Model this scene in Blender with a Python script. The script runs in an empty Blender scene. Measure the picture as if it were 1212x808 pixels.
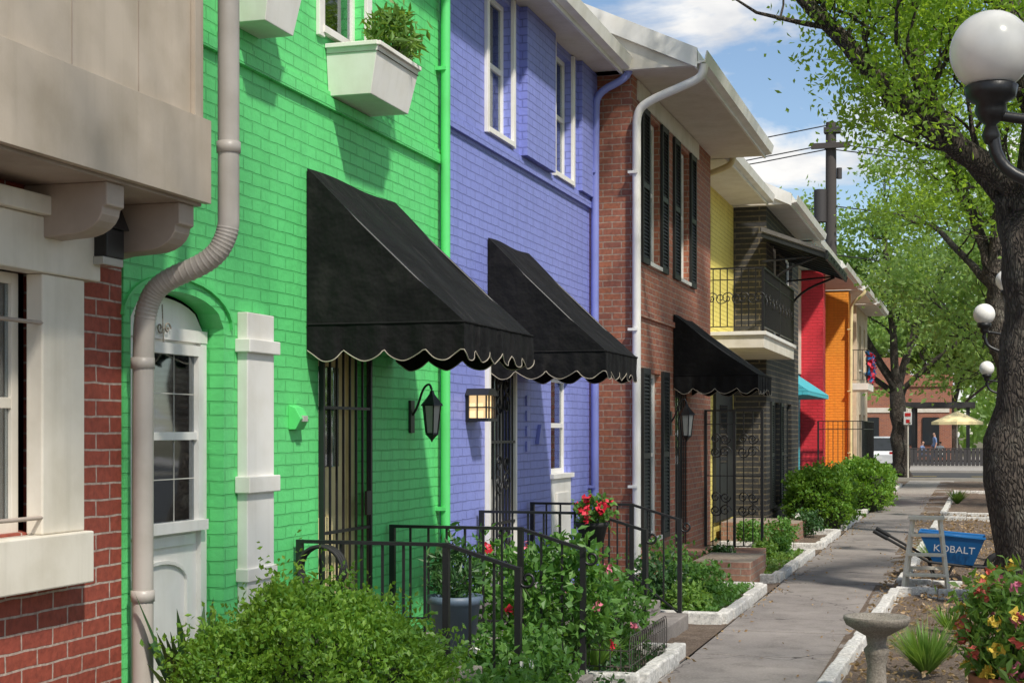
import bpy, math, random
import numpy as np
from mathutils import Vector, Matrix
random.seed(7); rng=np.random.default_rng(7)
scene=bpy.context.scene
COL=scene.collection
H=1.85
# ------------------------------------------------------------------ materials
def newmat(name):
    m=bpy.data.materials.new(name); m.use_nodes=True
    nt=m.node_tree; b=nt.nodes['Principled BSDF']
    return m,nt,b
def N(nt,t,**kw):
    n=nt.nodes.new(t)
    for k,v in kw.items(): setattr(n,k,v)
    return n
def L(nt,a,b): nt.links.new(a,b)
def c4(c): return (c[0],c[1],c[2],1)
def mixc(nt,fac,a,b,mode='MIX'):
    n=N(nt,'ShaderNodeMix',data_type='RGBA',blend_type=mode)
    if isinstance(fac,(int,float)): n.inputs[0].default_value=fac
    else: L(nt,fac,n.inputs[0])
    for s,i in ((a,6),(b,7)):
        if isinstance(s,tuple): n.inputs[i].default_value=c4(s)
        else: L(nt,s,n.inputs[i])
    return n.outputs[2]
def ramp(nt,fac,stops):
    r=N(nt,'ShaderNodeValToRGB'); L(nt,fac,r.inputs[0])
    e=r.color_ramp.elements
    while len(e)<len(stops): e.new(0.5)
    for i,(p,c) in enumerate(stops):
        e[i].position=p; e[i].color=c4(c) if isinstance(c,tuple) else (c,c,c,1)
    return r.outputs[0]
def pos(nt): return N(nt,'ShaderNodeNewGeometry').outputs['Position']
def noise(nt,scale,detail=4,vec=None,rough=0.55):
    n=N(nt,'ShaderNodeTexNoise'); n.inputs['Scale'].default_value=scale; n.inputs['Detail'].default_value=detail
    n.inputs['Roughness'].default_value=rough
    L(nt,vec if vec is not None else pos(nt),n.inputs['Vector']); return n.outputs['Fac']
def bump(nt,b,h,strength=0.3,dist=0.01,prev=None):
    n=N(nt,'ShaderNodeBump'); n.inputs['Strength'].default_value=strength; n.inputs['Distance'].default_value=dist
    L(nt,h,n.inputs['Height'])
    if prev is not None: L(nt,prev,n.inputs['Normal'])
    L(nt,n.outputs[0],b.inputs['Normal']); return n.outputs[0]
def mapv(nt,scale=(1,1,1)):
    m=N(nt,'ShaderNodeMapping'); L(nt,pos(nt),m.inputs['Vector']); m.inputs['Scale'].default_value=scale; return m.outputs[0]
def paint(name,c,rough=0.5,var=0.12,dirt=0.25,bs=0.15,metal=0.0,nscale=3):
    m,nt,b=newmat(name)
    f=noise(nt,nscale,6); d=(c[0]*(1-dirt)*0.95,c[1]*(1-dirt)*0.93,c[2]*(1-dirt)*0.88)
    fr=ramp(nt,f,[(0.42,0.0),(0.75,1.0)])
    col=mixc(nt,fr,c,d)
    s=noise(nt,1.0,4,mapv(nt,(14,14,0.7)))
    col=mixc(nt,ramp(nt,s,[(0.5,0.0),(0.8,var*2)]),col,(c[0]*0.55,c[1]*0.55,c[2]*0.5))
    L(nt,col,b.inputs['Base Color']); b.inputs['Roughness'].default_value=rough; b.inputs['Metallic'].default_value=metal
    bump(nt,b,noise(nt,60,3),bs,0.003)
    return m
def brickmat(name,c1,c2,mortar,bw=0.235,rh=0.078,ms=0.008,painted=False,rough=0.75,bstr=0.9):
    m,nt,b=newmat(name)
    sp=N(nt,'ShaderNodeSeparateXYZ'); L(nt,pos(nt),sp.inputs[0])
    ad=N(nt,'ShaderNodeMath',operation='ADD'); L(nt,sp.outputs[0],ad.inputs[0]); L(nt,sp.outputs[1],ad.inputs[1])
    cb=N(nt,'ShaderNodeCombineXYZ'); L(nt,ad.outputs[0],cb.inputs[0]); L(nt,sp.outputs[2],cb.inputs[1])
    nz=N(nt,'ShaderNodeTexNoise'); nz.inputs['Scale'].default_value=6; L(nt,pos(nt),nz.inputs['Vector'])
    vm=N(nt,'ShaderNodeVectorMath',operation='MULTIPLY_ADD'); L(nt,nz.outputs['Color'],vm.inputs[0]); vm.inputs[1].default_value=(0.016,0.016,0); L(nt,cb.outputs[0],vm.inputs[2])
    br=N(nt,'ShaderNodeTexBrick'); L(nt,vm.outputs[0],br.inputs['Vector'])
    br.inputs['Scale'].default_value=1; br.inputs['Brick Width'].default_value=bw; br.inputs['Row Height'].default_value=rh
    br.inputs['Mortar Size'].default_value=ms; br.inputs['Mortar Smooth'].default_value=0.35 if painted else 0.15
    br.inputs['Color1'].default_value=c4(c1); br.inputs['Color2'].default_value=c4(c2); br.inputs['Mortar'].default_value=c4(mortar)  # painted walls: darker mortar colour stands in for shade in the grooves
    br.inputs['Bias'].default_value=0.0
    v=noise(nt,1.2,5); v2=noise(nt,25,4)
    k=0.84 if painted else 0.6
    col=mixc(nt,ramp(nt,v,[(0.35,0.0),(0.75,0.6 if painted else 0.35)]),br.outputs['Color'],(c1[0]*k,c1[1]*k,c1[2]*k))
    if painted:
        # groove shade painted as mortar lines fades in and out where paint is thicker
        th=noise(nt,3.3,4)
        col=mixc(nt,ramp(nt,th,[(0.45,0.0),(0.7,0.6)]),col,c1)
        st=noise(nt,1.0,4,mapv(nt,(9,9,0.5)))
        col=mixc(nt,ramp(nt,st,[(0.5,0.0),(0.8,0.45)]),col,(c1[0]*0.6,c1[1]*0.62,c1[2]*0.62))
        ch=noise(nt,38,5)
        col=mixc(nt,ramp(nt,ch,[(0.70,0.0),(0.74,0.4)]),col,(min(1,c1[0]*1.4+.05),min(1,c1[1]*1.1+.03),min(1,c1[2]*1.2+.05)))
        # splash dirt near the ground
        gr=N(nt,'ShaderNodeMapRange'); L(nt,sp.outputs[2],gr.inputs[0]); gr.inputs[1].default_value=0.9; gr.inputs[2].default_value=0.1; gr.inputs[3].default_value=0; gr.inputs[4].default_value=.35
        col=mixc(nt,gr.outputs[0],col,(c1[0]*.4+.04,c1[1]*.4+.03,c1[2]*.4+.02))
    else:
        # second random tone per brick
        b2=N(nt,'ShaderNodeTexBrick'); L(nt,vm.outputs[0],b2.inputs['Vector']); b2.offset=0.5
        b2.inputs['Scale'].default_value=1; b2.inputs['Brick Width'].default_value=bw; b2.inputs['Row Height'].default_value=rh; b2.inputs['Mortar Size'].default_value=0
        b2.inputs['Color1'].default_value=(0.55,.5,.5,1); b2.inputs['Color2'].default_value=(1.15,1.1,1.1,1); b2.inputs['Bias'].default_value=.3
        col=mixc(nt,ramp(nt,br.outputs['Fac'],[(0,.6),(1,0.0)]),col,b2.outputs['Color'],'MULTIPLY')
        col=mixc(nt,ramp(nt,v2,[(0.4,0.0),(0.8,0.7)]),col,(c2[0]*0.5,c2[1]*0.5,c2[2]*0.5))
    L(nt,col,b.inputs['Base Color']); b.inputs['Roughness'].default_value=rough
    inv=N(nt,'ShaderNodeMath',operation='SUBTRACT'); inv.inputs[0].default_value=1; L(nt,br.outputs['Fac'],inv.inputs[1])
    n1=bump(nt,b,v2,0.5,0.009)
    bump(nt,b,inv.outputs[0],bstr,0.017 if painted else 0.012,n1)
    return m
def leafmat(name,ca,cb,trans=0.45):
    m,nt,b=newmat(name)
    g=N(nt,'ShaderNodeNewGeometry'); r=g.outputs['Random Per Island']
    n=noise(nt,2.2,3)
    col=mixc(nt,r,ca,cb)
    col=mixc(nt,ramp(nt,n,[(0.35,0.0),(0.65,0.6)]),col,(ca[0]*0.6,ca[1]*0.65,ca[2]*0.6))
    L(nt,col,b.inputs['Base Color']); b.inputs['Roughness'].default_value=0.5
    t=N(nt,'ShaderNodeBsdfTranslucent')
    tc=mixc(nt,0.5,col,(min(1,cb[0]*2.2),min(1,cb[1]*2.0),cb[2]*0.9)); L(nt,tc,t.inputs['Color'])
    mx=N(nt,'ShaderNodeMixShader'); mx.inputs[0].default_value=trans
    L(nt,b.outputs[0],mx.inputs[1]); L(nt,t.outputs[0],mx.inputs[2])
    L(nt,mx.outputs[0],nt.nodes['Material Output'].inputs['Surface'])
    return m
def glassmat(name):
    m,nt,b=newmat(name)
    g=N(nt,'ShaderNodeBsdfGlossy'); g.inputs['Roughness'].default_value=0.03; g.inputs['Color'].default_value=(0.9,0.95,1,1)
    t=N(nt,'ShaderNodeBsdfTransparent'); t.inputs['Color'].default_value=(0.8,0.84,0.84,1)
    f=N(nt,'ShaderNodeLayerWeight'); f.inputs['Blend'].default_value=0.4
    mp=N(nt,'ShaderNodeMapRange'); L(nt,f.outputs['Fresnel'],mp.inputs[0]); mp.inputs[3].default_value=0.16; mp.inputs[4].default_value=0.98
    nb=N(nt,'ShaderNodeBump'); nb.inputs['Strength'].default_value=0.06; nb.inputs['Distance'].default_value=0.02; L(nt,noise(nt,2.5,1),nb.inputs['Height']); L(nt,nb.outputs[0],g.inputs['Normal'])
    mx=N(nt,'ShaderNodeMixShader'); L(nt,mp.outputs[0],mx.inputs[0]); L(nt,t.outputs[0],mx.inputs[1]); L(nt,g.outputs[0],mx.inputs[2])
    L(nt,mx.outputs[0],nt.nodes['Material Output'].inputs['Surface']); return m
def barkmat(name,c1,c2):
    m,nt,b=newmat(name)
    v=N(nt,'ShaderNodeTexVoronoi',feature='DISTANCE_TO_EDGE'); v.inputs['Scale'].default_value=26
    mp=mapv(nt,(1,1,0.3)); nn=N(nt,'ShaderNodeTexNoise'); nn.inputs['Scale'].default_value=9; L(nt,mp,nn.inputs['Vector'])
    va=N(nt,'ShaderNodeVectorMath',operation='MULTIPLY_ADD'); L(nt,nn.outputs['Color'],va.inputs[0]); va.inputs[1].default_value=(.15,.15,.15); L(nt,mp,va.inputs[2])
    L(nt,va.outputs[0],v.inputs['Vector'])
    r=ramp(nt,v.outputs['Distance'],[(0.0,0.0),(0.22,1.0)])
    fn=noise(nt,40,5,rough=.7)
    col=mixc(nt,r,c2,c1); col=mixc(nt,ramp(nt,fn,[(0.35,0.7),(0.65,0.0)]),col,c2); col=mixc(nt,ramp(nt,noise(nt,4,6),[(0.5,0.0),(0.7,0.5)]),col,(0.22,0.21,0.17))
    L(nt,col,b.inputs['Base Color']); b.inputs['Roughness'].default_value=0.95
    n1=bump(nt,b,fn,.6,.02); bump(nt,b,r,1.0,0.03,n1); return m
def groundmat(name,ca,cb,scale=8,bs=0.8,bd=0.03,rough=0.95,fine=60):
    m,nt,b=newmat(name)
    n=noise(nt,scale,8,rough=0.7); n2=noise(nt,fine,4,rough=0.7)
    col=mixc(nt,ramp(nt,n,[(0.35,0.0),(0.65,1.0)]),ca,cb)
    col=mixc(nt,ramp(nt,n2,[(0.4,0.0),(0.65,0.8)]),col,(ca[0]*0.35,ca[1]*0.35,ca[2]*0.35))
    L(nt,col,b.inputs['Base Color']); b.inputs['Roughness'].default_value=rough
    a=N(nt,'ShaderNodeMath',operation='ADD'); L(nt,n,a.inputs[0]); L(nt,n2,a.inputs[1])
    bump(nt,b,a.outputs[0],bs,bd); return m

M={}
M['green']=brickmat('green_painted_brick',(0.14,0.72,0.225),(0.125,0.67,0.20),(0.085,0.51,0.14),painted=True,rough=0.5,ms=.006,bstr=1.0)
M['purple']=brickmat('purple_painted_brick',(0.255,0.295,0.70),(0.235,0.27,0.65),(0.17,0.195,0.50),painted=True,rough=0.5,ms=.006,bstr=1.0)
M['redbrick']=brickmat('red_brick',(0.38,0.085,0.05),(0.26,0.055,0.035),(0.50,0.42,0.36),rh=0.084,bw=0.25,ms=0.006)
M['brownbrick']=brickmat('brown_brick',(0.52,0.19,0.10),(0.27,0.10,0.07),(0.45,0.36,0.28),rh=0.075,bw=0.215,ms=0.007)
M['darkbrick']=brickmat('charcoal_brick',(0.05,0.049,0.049),(0.035,0.035,0.035),(0.18,0.15,0.10),rh=0.10,bw=0.9,ms=0.014)
M['yellow']=brickmat('yellow_painted_brick',(0.88,0.74,0.20),(0.84,0.70,0.17),(0.6,0.48,0.11),painted=True,rough=0.6)
M['teal']=brickmat('teal_painted_brick',(0.08,0.5,0.6),(0.07,0.46,0.56),(0.05,0.36,0.45),painted=True,rough=0.6)
M['red']=brickmat('red_painted_brick',(0.72,0.03,0.05),(0.66,0.025,0.04),(0.5,0.02,0.03),painted=True,rough=0.6)
M['orange']=brickmat('orange_painted_brick',(0.9,0.34,0.03),(0.86,0.31,0.03),(0.7,0.23,0.02),painted=True,rough=0.6)
M['beigewall']=paint('beige_stucco',(0.68,0.55,0.40),0.8)
M['greenp']=paint('green_paint',(0.12,0.68,0.20),0.4,dirt=0.12)
M['purplep']=paint('purple_paint',(0.24,0.275,0.66),0.4,dirt=0.12)
M['white']=paint('white_paint',(0.84,0.82,0.78),0.45,dirt=0.10,var=0.09)
M['cream']=paint('cream_paint',(0.72,0.67,0.58),0.55,dirt=0.15)
M['piping']=paint('tan_piping',(0.36,0.32,0.26),0.7)
M['offwhite']=paint('aged_white_paint',(0.66,0.63,0.57),0.6,dirt=0.35,var=0.2)
M['taupe']=paint('taupe_panel_paint',(0.50,0.425,0.345),0.6,dirt=0.18,var=0.14)
M['taupe2']=paint('taupe_trim_paint',(0.40,0.33,0.28),0.6,dirt=0.2,var=0.12)
M['pipe']=paint('taupe_metal_paint',(0.46,0.42,0.38),0.4,dirt=0.2,var=.15)
M['iron']=paint('black_iron',(0.014,0.014,0.016),0.4,dirt=0.1,bs=0.2)
M['shutter']=paint('black_shutter',(0.02,0.023,0.023),0.5,dirt=0.2)
M['yellowp']=paint('pale_yellow_paint',(0.80,0.68,0.36),0.5)
M['soffit']=paint('soffit_paint',(0.70,0.65,0.58),0.7,dirt=0.1)
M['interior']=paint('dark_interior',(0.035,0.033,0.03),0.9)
M['blind']=paint('blind_slats',(0.80,0.78,0.73),0.6)
M['glass']=glassmat('window_glass')
def shingle():
    m,nt,b=newmat('roof_shingles'); n=noise(nt,18,5)
    L(nt,mixc(nt,n,(0.10,0.095,0.09),(0.2,0.19,0.18)),b.inputs['Base Color']); b.inputs['Roughness'].default_value=.95
    bump(nt,b,noise(nt,40,3),0.6,0.01); return m
M['shingle']=shingle()
def canvas():
    m,nt,b=newmat('black_canvas')
    n=noise(nt,2.5,6); col=mixc(nt,ramp(nt,n,[(0.4,0.0),(0.8,1.0)]),(0.0055,0.0055,0.006),(0.014,0.0135,0.014))
    s=noise(nt,1.0,5,mapv(nt,(3,10,3))); col=mixc(nt,ramp(nt,s,[(0.55,0.0),(0.8,.7)]),col,(0.035,0.032,0.032))
    d=noise(nt,22,3); col=mixc(nt,ramp(nt,d,[(0.77,0.0),(0.80,0.5)]),col,(0.2,0.19,0.18))
    L(nt,col,b.inputs['Base Color']); b.inputs['Roughness'].default_value=0.8; b.inputs['Specular IOR Level'].default_value=.18
    n1=bump(nt,b,noise(nt,5,3),0.7,0.05); w=noise(nt,400,2); bump(nt,b,w,0.3,0.002,n1); return m
M['canvas']=canvas()
def concrete():
    m,nt,b=newmat('sidewalk_concrete')
    n=noise(nt,1.1,8,rough=0.65); n2=noise(nt,45,4,rough=0.7); n3=noise(nt,4,5)
    col=mixc(nt,ramp(nt,n,[(0.3,0.0),(0.7,1.0)]),(0.165,0.145,0.135),(0.285,0.255,0.235))
    col=mixc(nt,ramp(nt,n3,[(0.50,0.0),(0.70,0.65)]),col,(0.12,0.105,0.095))
    col=mixc(nt,ramp(nt,n2,[(0.45,0.0),(0.7,0.5)]),col,(0.36,0.33,0.30))
    v=N(nt,'ShaderNodeTexVoronoi',feature='DISTANCE_TO_EDGE'); v.inputs['Scale'].default_value=0.55
    nn=N(nt,'ShaderNodeTexNoise'); nn.inputs['Scale'].default_value=3; L(nt,pos(nt),nn.inputs['Vector'])
    va=N(nt,'ShaderNodeVectorMath',operation='MULTIPLY_ADD'); L(nt,nn.outputs['Color'],va.inputs[0]); va.inputs[1].default_value=(.5,.5,0); L(nt,pos(nt),va.inputs[2]); L(nt,va.outputs[0],v.inputs['Vector'])
    crk=ramp(nt,v.outputs['Distance'],[(0.0,1.0),(0.006,0.0)])
    col=mixc(nt,crk,col,(0.06,0.05,0.045))
    L(nt,col,b.inputs['Base Color']); b.inputs['Roughness'].default_value=0.9
    bump(nt,b,n2,0.5,0.006); return m
M['concrete']=concrete()
M['mulch']=groundmat('mulch_soil',(0.22,0.155,0.11),(0.38,0.29,0.22),6,1.0,0.05)
M['soil']=groundmat('ground_soil',(0.16,0.12,0.08),(0.16,0.17,0.08),1.5,0.8,0.04)
M['asphalt']=groundmat('asphalt',(0.055,0.055,0.055),(0.075,0.073,0.07),2,0.4,0.01,fine=150)
M['pale']=groundmat('pale_pavement',(0.36,0.33,0.30),(0.44,0.41,0.37),2,0.4,0.01,fine=90)
M['stone']=groundmat('cast_stone',(0.48,0.42,0.35),(0.34,0.29,0.23),7,0.6,0.01,0.9,80)
M['curb']=groundmat('painted_curb',(0.80,0.78,0.74),(0.64,0.61,0.56),5,0.6,0.015,0.8,30)
M['terra']=paint('terracotta',(0.35,0.12,0.06),0.8)
M['bark']=barkmat('oak_bark',(0.15,0.12,0.095),(0.045,0.035,0.028))
M['leafA']=leafmat('oak_leaves',(0.12,0.24,0.03),(0.30,0.46,0.06),0.55)
M['leafB']=leafmat('distant_leaves',(0.15,0.28,0.07),(0.28,0.42,0.12),0.5)
M['box']=leafmat('boxwood_leaves',(0.08,0.21,0.022),(0.26,0.44,0.05),0.3)
M['dark']=leafmat('dark_leaves',(0.03,0.09,0.025),(0.07,0.17,0.045),0.25)
M['rose']=leafmat('shrub_leaves',(0.065,0.18,0.035),(0.17,0.34,0.065),0.35)
M['grassb']=leafmat('grass_blades',(0.10,0.22,0.04),(0.26,0.42,0.09),0.35)
def flat(name,c,rough=0.6,metal=0,emit=None,es=1):
    m,nt,b=newmat(name); n=noise(nt,12,4)
    L(nt,mixc(nt,n,c,(c[0]*0.8,c[1]*0.8,c[2]*0.8)),b.inputs['Base Color']); b.inputs['Roughness'].default_value=rough; b.inputs['Metallic'].default_value=metal
    if emit: b.inputs['Emission Color'].default_value=c4(emit); b.inputs['Emission Strength'].default_value=es
    return m
M['petalr']=flat('red_petals',(0.65,0.02,0.05)); M['petalp']=flat('pink_petals',(0.8,0.22,0.32)); M['petaly']=flat('yellow_petals',(0.85,0.6,0.08)); M['petalo']=flat('coral_petals',(0.85,0.17,0.13)); M['petalw']=flat('white_petals',(0.8,0.78,0.75))
M['globe']=flat('opal_glass',(0.9,0.88,0.84),0.25)
M['amber']=flat('lit_lantern_glass',(0.9,0.7,0.4),0.3,0,(1.0,0.66,0.3),.9)
M['lglass']=flat('lantern_glass',(0.45,0.45,0.42),0.1)
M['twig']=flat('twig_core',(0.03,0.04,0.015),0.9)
M['blue']=flat('blue_tray_paint',(0.01,0.13,0.36),0.35)
M['rubber']=flat('black_rubber',(0.02,0.02,0.02),0.7)
M['ladder']=flat('cream_ladder_paint',(0.80,0.74,0.62),0.5)
M['litter']=leafmat('dry_leaves',(0.28,0.17,0.08),(0.45,0.32,0.18),0.15)
M['stem']=flat('stems',(0.06,0.08,0.03),0.8)
M['skin']=flat('skin',(0.5,0.28,0.2)); M['hair']=flat('hair',(0.04,0.025,0.018),0.7)
M['shirtp']=flat('pink_shirt',(0.6,0.2,0.28)); M['shirtb']=flat('blue_shirt',(0.15,0.22,0.4)); M['jeans']=flat('jeans',(0.05,0.07,0.13)); M['shirtw']=flat('white_shirt',(0.7,0.7,0.68))
M['carw']=flat('white_car_paint',(0.78,0.79,0.82),0.2); M['carg']=flat('car_glass',(0.03,0.035,0.04),0.06); M['carl']=flat('tail_lamp',(0.45,0.01,0.01),0.2)
M['umb']=flat('yellow_canopy',(0.9,0.74,0.40),0.8); M['woodpole']=flat('pole_wood',(0.07,0.06,0.055),.9)
M['pot']=flat('slate_blue_pot',(0.10,0.14,0.20),0.5)
M['fence']=flat('dark_fence',(0.05,0.045,0.045),0.7); M['signw']=flat('sign_white',(0.8,0.8,0.8),0.4); M['signr']=flat('sign_red',(0.6,0.03,0.03),0.4)
M['brownstep']=brickmat('step_brick',(0.40,0.22,0.14),(0.28,0.15,0.11),(0.34,0.3,0.24))
# ------------------------------------------------------------------ builder
def empty(name):
    e=bpy.data.objects.new(name,None); COL.objects.link(e); return e
class MB:
    def __init__(s): s.v=[]; s.f=[]; s.m=[]; s.sm=[]; s.mats=[]
    def mi(s,k):
        if k not in s.mats: s.mats.append(k)
        return s.mats.index(k)
    def face(s,pts,k,smooth=False):
        b=len(s.v); s.v+= [tuple(p) for p in pts]; s.f.append(tuple(range(b,b+len(pts)))); s.m.append(s.mi(k)); s.sm.append(smooth)
    def mesh(s,vs,fs,k,smooth=False):
        b=len(s.v); s.v+=[tuple(p) for p in vs]; i=s.mi(k)
        for f in fs: s.f.append(tuple(b+j for j in f)); s.m.append(i); s.sm.append(smooth)
    def box(s,x0,x1,y0,y1,z0,z1,k,rot=None):
        if x0>x1:x0,x1=x1,x0
        if y0>y1:y0,y1=y1,y0
        if z0>z1:z0,z1=z1,z0
        vs=[(x0,y0,z0),(x1,y0,z0),(x1,y1,z0),(x0,y1,z0),(x0,y0,z1),(x1,y0,z1),(x1,y1,z1),(x0,y1,z1)]
        s.mesh(vs,[(0,3,2,1),(4,5,6,7),(0,1,5,4),(1,2,6,5),(2,3,7,6),(3,0,4,7)],k)
    def bar(s,a,b,w,h,k):
        a=Vector(a);b=Vector(b);d=(b-a).normalized()
        up=Vector((0,0,1)) if abs(d.z)<0.95 else Vector((0,1,0))
        r=d.cross(up).normalized()*w/2; u=r.cross(d).normalized()*h/2
        vs=[a-r-u,a+r-u,a+r+u,a-r+u,b-r-u,b+r-u,b+r+u,b-r+u]
        s.mesh(vs,[(0,1,2,3),(7,6,5,4),(0,4,5,1),(1,5,6,2),(2,6,7,3),(3,7,4,0)],k)
    def prism(s,poly,axis,a0,a1,k):
        n=len(poly)
        def P(p,a):
            if axis=='y': return (p[0],a,p[1])
            if axis=='x': return (a,p[0],p[1])
            return (p[0],p[1],a)
        vs=[P(p,a0) for p in poly]+[P(p,a1) for p in poly]
        fs=[tuple(range(n))[::-1],tuple(range(n,2*n))]+[(i,(i+1)%n,n+(i+1)%n,n+i) for i in range(n)]
        s.mesh(vs,fs,k)
    def tube(s,pts,r,k,n=8,smooth=True,cap=True,squash=1):
        pts=[Vector(p) for p in pts]; m=len(pts)
        rs=r if isinstance(r,(list,tuple)) else [r]*m
        vs=[];prev=None
        for i,p in enumerate(pts):
            d=(pts[min(i+1,m-1)]-pts[max(i-1,0)])
            d=d.normalized() if d.length>1e-9 else Vector((0,0,1))
            if prev is None:
                a=Vector((0,0,1)) if abs(d.z)<0.9 else Vector((1,0,0))
                u=d.cross(a).normalized()
            else:
                u=(prev-d*prev.dot(d)); u=u.normalized() if u.length>1e-6 else d.orthogonal().normalized()
            prev=u; w=d.cross(u)
            for j in range(n):
                t=2*math.pi*j/n; vs.append(p+u*math.cos(t)*rs[i]+w*math.sin(t)*rs[i]*squash)
        fs=[(i*n+j,i*n+(j+1)%n,(i+1)*n+(j+1)%n,(i+1)*n+j) for i in range(m-1) for j in range(n)]
        s.mesh(vs,fs,k,smooth)
        if cap:
            s.face(vs[:n][::-1],k); s.face(vs[-n:],k)
    def lathe(s,c,prof,k,n=20,smooth=True):
        vs=[(c[0]+r*math.cos(2*math.pi*j/n),c[1]+r*math.sin(2*math.pi*j/n),c[2]+z) for r,z in prof for j in range(n)]
        fs=[(i*n+j,i*n+(j+1)%n,(i+1)*n+(j+1)%n,(i+1)*n+j) for i in range(len(prof)-1) for j in range(n)]
        s.mesh(vs,fs,k,smooth)
    def sphere(s,c,r,k,n=24,m=14,sx=1,sy=1,sz=1):
        prof=[(max(r*math.sin(math.pi*i/m),1e-4),-r*math.cos(math.pi*i/m)*sz) for i in range(m+1)]
        s.lathe(c,prof,k,n)
    def leaves(s,c,L_,W_,k,up=0.0,dirs=None):
        c=np.asarray(c); n=len(c)
        if n==0: return
        u=rng.normal(size=(n,3)) if dirs is None else dirs+rng.normal(size=(n,3))*0.35
        u[:,2]+=up; u/=np.linalg.norm(u,axis=1)[:,None]
        t=rng.normal(size=(n,3)); w=np.cross(u,t); w/=np.linalg.norm(w,axis=1)[:,None]
        nn=np.cross(u,w)
        l=(L_*rng.uniform(.6,1.25,n))[:,None]; ww=(W_*rng.uniform(.7,1.2,n))[:,None]
        a=c-u*l/2; b=c+w*ww/2+nn*l*0.1; d=c+u*l/2; e=c-w*ww/2+nn*l*0.1
        V=np.stack([a,b,d,e],1).reshape(-1,3); base=len(s.v); i=s.mi(k)
        s.v+=list(map(tuple,V.tolist())); s.f+=[(base+4*q,base+4*q+1,base+4*q+2,base+4*q+3) for q in range(n)]
        s.m+=[i]*n; s.sm+=[False]*n
    def build(s,name,parent=None,bevel=0,loc=None):
        me=bpy.data.meshes.new(name); me.from_pydata(s.v,[],s.f)
        for k in s.mats: me.materials.append(M[k])
        me.polygons.foreach_set('material_index',s.m); me.polygons.foreach_set('use_smooth',s.sm); me.update()
        o=bpy.data.objects.new(name,me); COL.objects.link(o)
        if parent: o.parent=parent
        if bevel:
            md=o.modifiers.new('bevel','BEVEL'); md.width=bevel; md.segments=2; md.limit_method='ANGLE'; md.angle_limit=math.radians(50)
        return o
def arc(c,r,a0,a1,n,plane='xz'):
    out=[]
    for i in range(n+1):
        a=math.radians(a0+(a1-a0)*i/n); p,q=r*math.cos(a),r*math.sin(a)
        out.append((c[0]+p,c[1],c[2]+q) if plane=='xz' else (c[0],c[1]+p,c[2]+q) if plane=='yz' else (c[0]+p,c[1]+q,c[2]))
    return out
def smoothpath(pts,it=2):
    pts=[Vector(p) for p in pts]
    for _ in range(it):
        q=[pts[0]]
        for a,b in zip(pts[:-1],pts[1:]): q+= [a.lerp(b,.25),a.lerp(b,.75)]
        q.append(pts[-1]); pts=q
    return pts
def wall(mb,x,y0,y1,z0,z1,ops,k,rev=0.13,krev=None):
    ys=sorted({y0,y1,*[o[0] for o in ops],*[o[1] for o in ops]}); zs=sorted({z0,z1,*[o[2] for o in ops],*[o[3] for o in ops]})
    for a,b in zip(ys[:-1],ys[1:]):
        for c,d in zip(zs[:-1],zs[1:]):
            my,mz=(a+b)/2,(c+d)/2
            if any(o[0]<my<o[1] and o[2]<mz<o[3] for o in ops): continue
            mb.face([(x,a,c),(x,b,c),(x,b,d),(x,a,d)],k)
    kr=krev or k
    for o in ops:
        a,b,c,d=o[:4]; X=x-rev
        mb.face([(x,a,c),(x,a,d),(X,a,d),(X,a,c)],kr); mb.face([(x,b,c),(X,b,c),(X,b,d),(x,b,d)],kr)
        mb.face([(x,a,c),(X,a,c),(X,b,c),(x,b,c)],kr); mb.face([(x,a,d),(x,b,d),(X,b,d),(X,a,d)],kr)
def window(par,x,y0,y1,z0,z1,k='white',rec=0.07,blinds=True,munt=0,sill=True,fw=0.05,mid=True,name='window'):
    mb=MB(); X=x-rec
    mb.box(X-.05,X,y0,y0+fw,z0,z1,k); mb.box(X-.05,X,y1-fw,y1,z0,z1,k)
    mb.box(X-.05,X,y0+fw,y1-fw,z1-fw,z1,k); mb.box(X-.05,X,y0+fw,y1-fw,z0,z0+fw,k)
    zm=(z0+z1)/2
    if mid: mb.box(X-.045,X-.003,y0+fw,y1-fw,zm-.025,zm+.025,k)
    for i in range(munt):
        y=y0+fw+(y1-y0-2*fw)*(i+1)/(munt+1); mb.box(X-.03,X-.012,y-.009,y+.009,z0+fw,z1-fw,k)
    if munt:
        for q in (0.25,0.75):
            z=z0+(z1-z0)*q; mb.box(X-.031,X-.011,y0+fw,y1-fw,z-.009,z+.009,k)
    mb.box(X-.023,X-.019,y0+fw,y1-fw,z0+fw,z1-fw,'glass')
    if sill: mb.box(x-rec-.02,x+.04,y0-.03,y1+.03,z0-.05,z0-.001,k)
    if blinds:
        zb=z0+fw+(z1-z0)*(0.0 if blinds is True else blinds)
        z=z1-fw
        while z>zb:
            mb.face([(X-.08,y0+fw,z),(X-.08,y1-fw,z),(X-.06,y1-fw,z-.034),(X-.06,y0+fw,z-.034)],'blind'); z-=.042
    return mb.build(name,par,0.004)
def body(par,x,y0,y1,k,side=True,z1=6.0,xi=-4.75):
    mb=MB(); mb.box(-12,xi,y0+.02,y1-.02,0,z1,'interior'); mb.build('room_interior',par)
    mb=MB()
    mb.face([(x,y0,0),(x,y0,z1),(-12,y0,z1),(-12,y0,0)],k)
    mb.face([(x,y1,0),(-12,y1,0),(-12,y1,z1),(x,y1,z1)],k)
    mb.face([(-12,y0,0),(-12,y0,z1),(-12,y1,z1),(-12,y1,0)],k)
    mb.build('side_walls',par)
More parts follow.
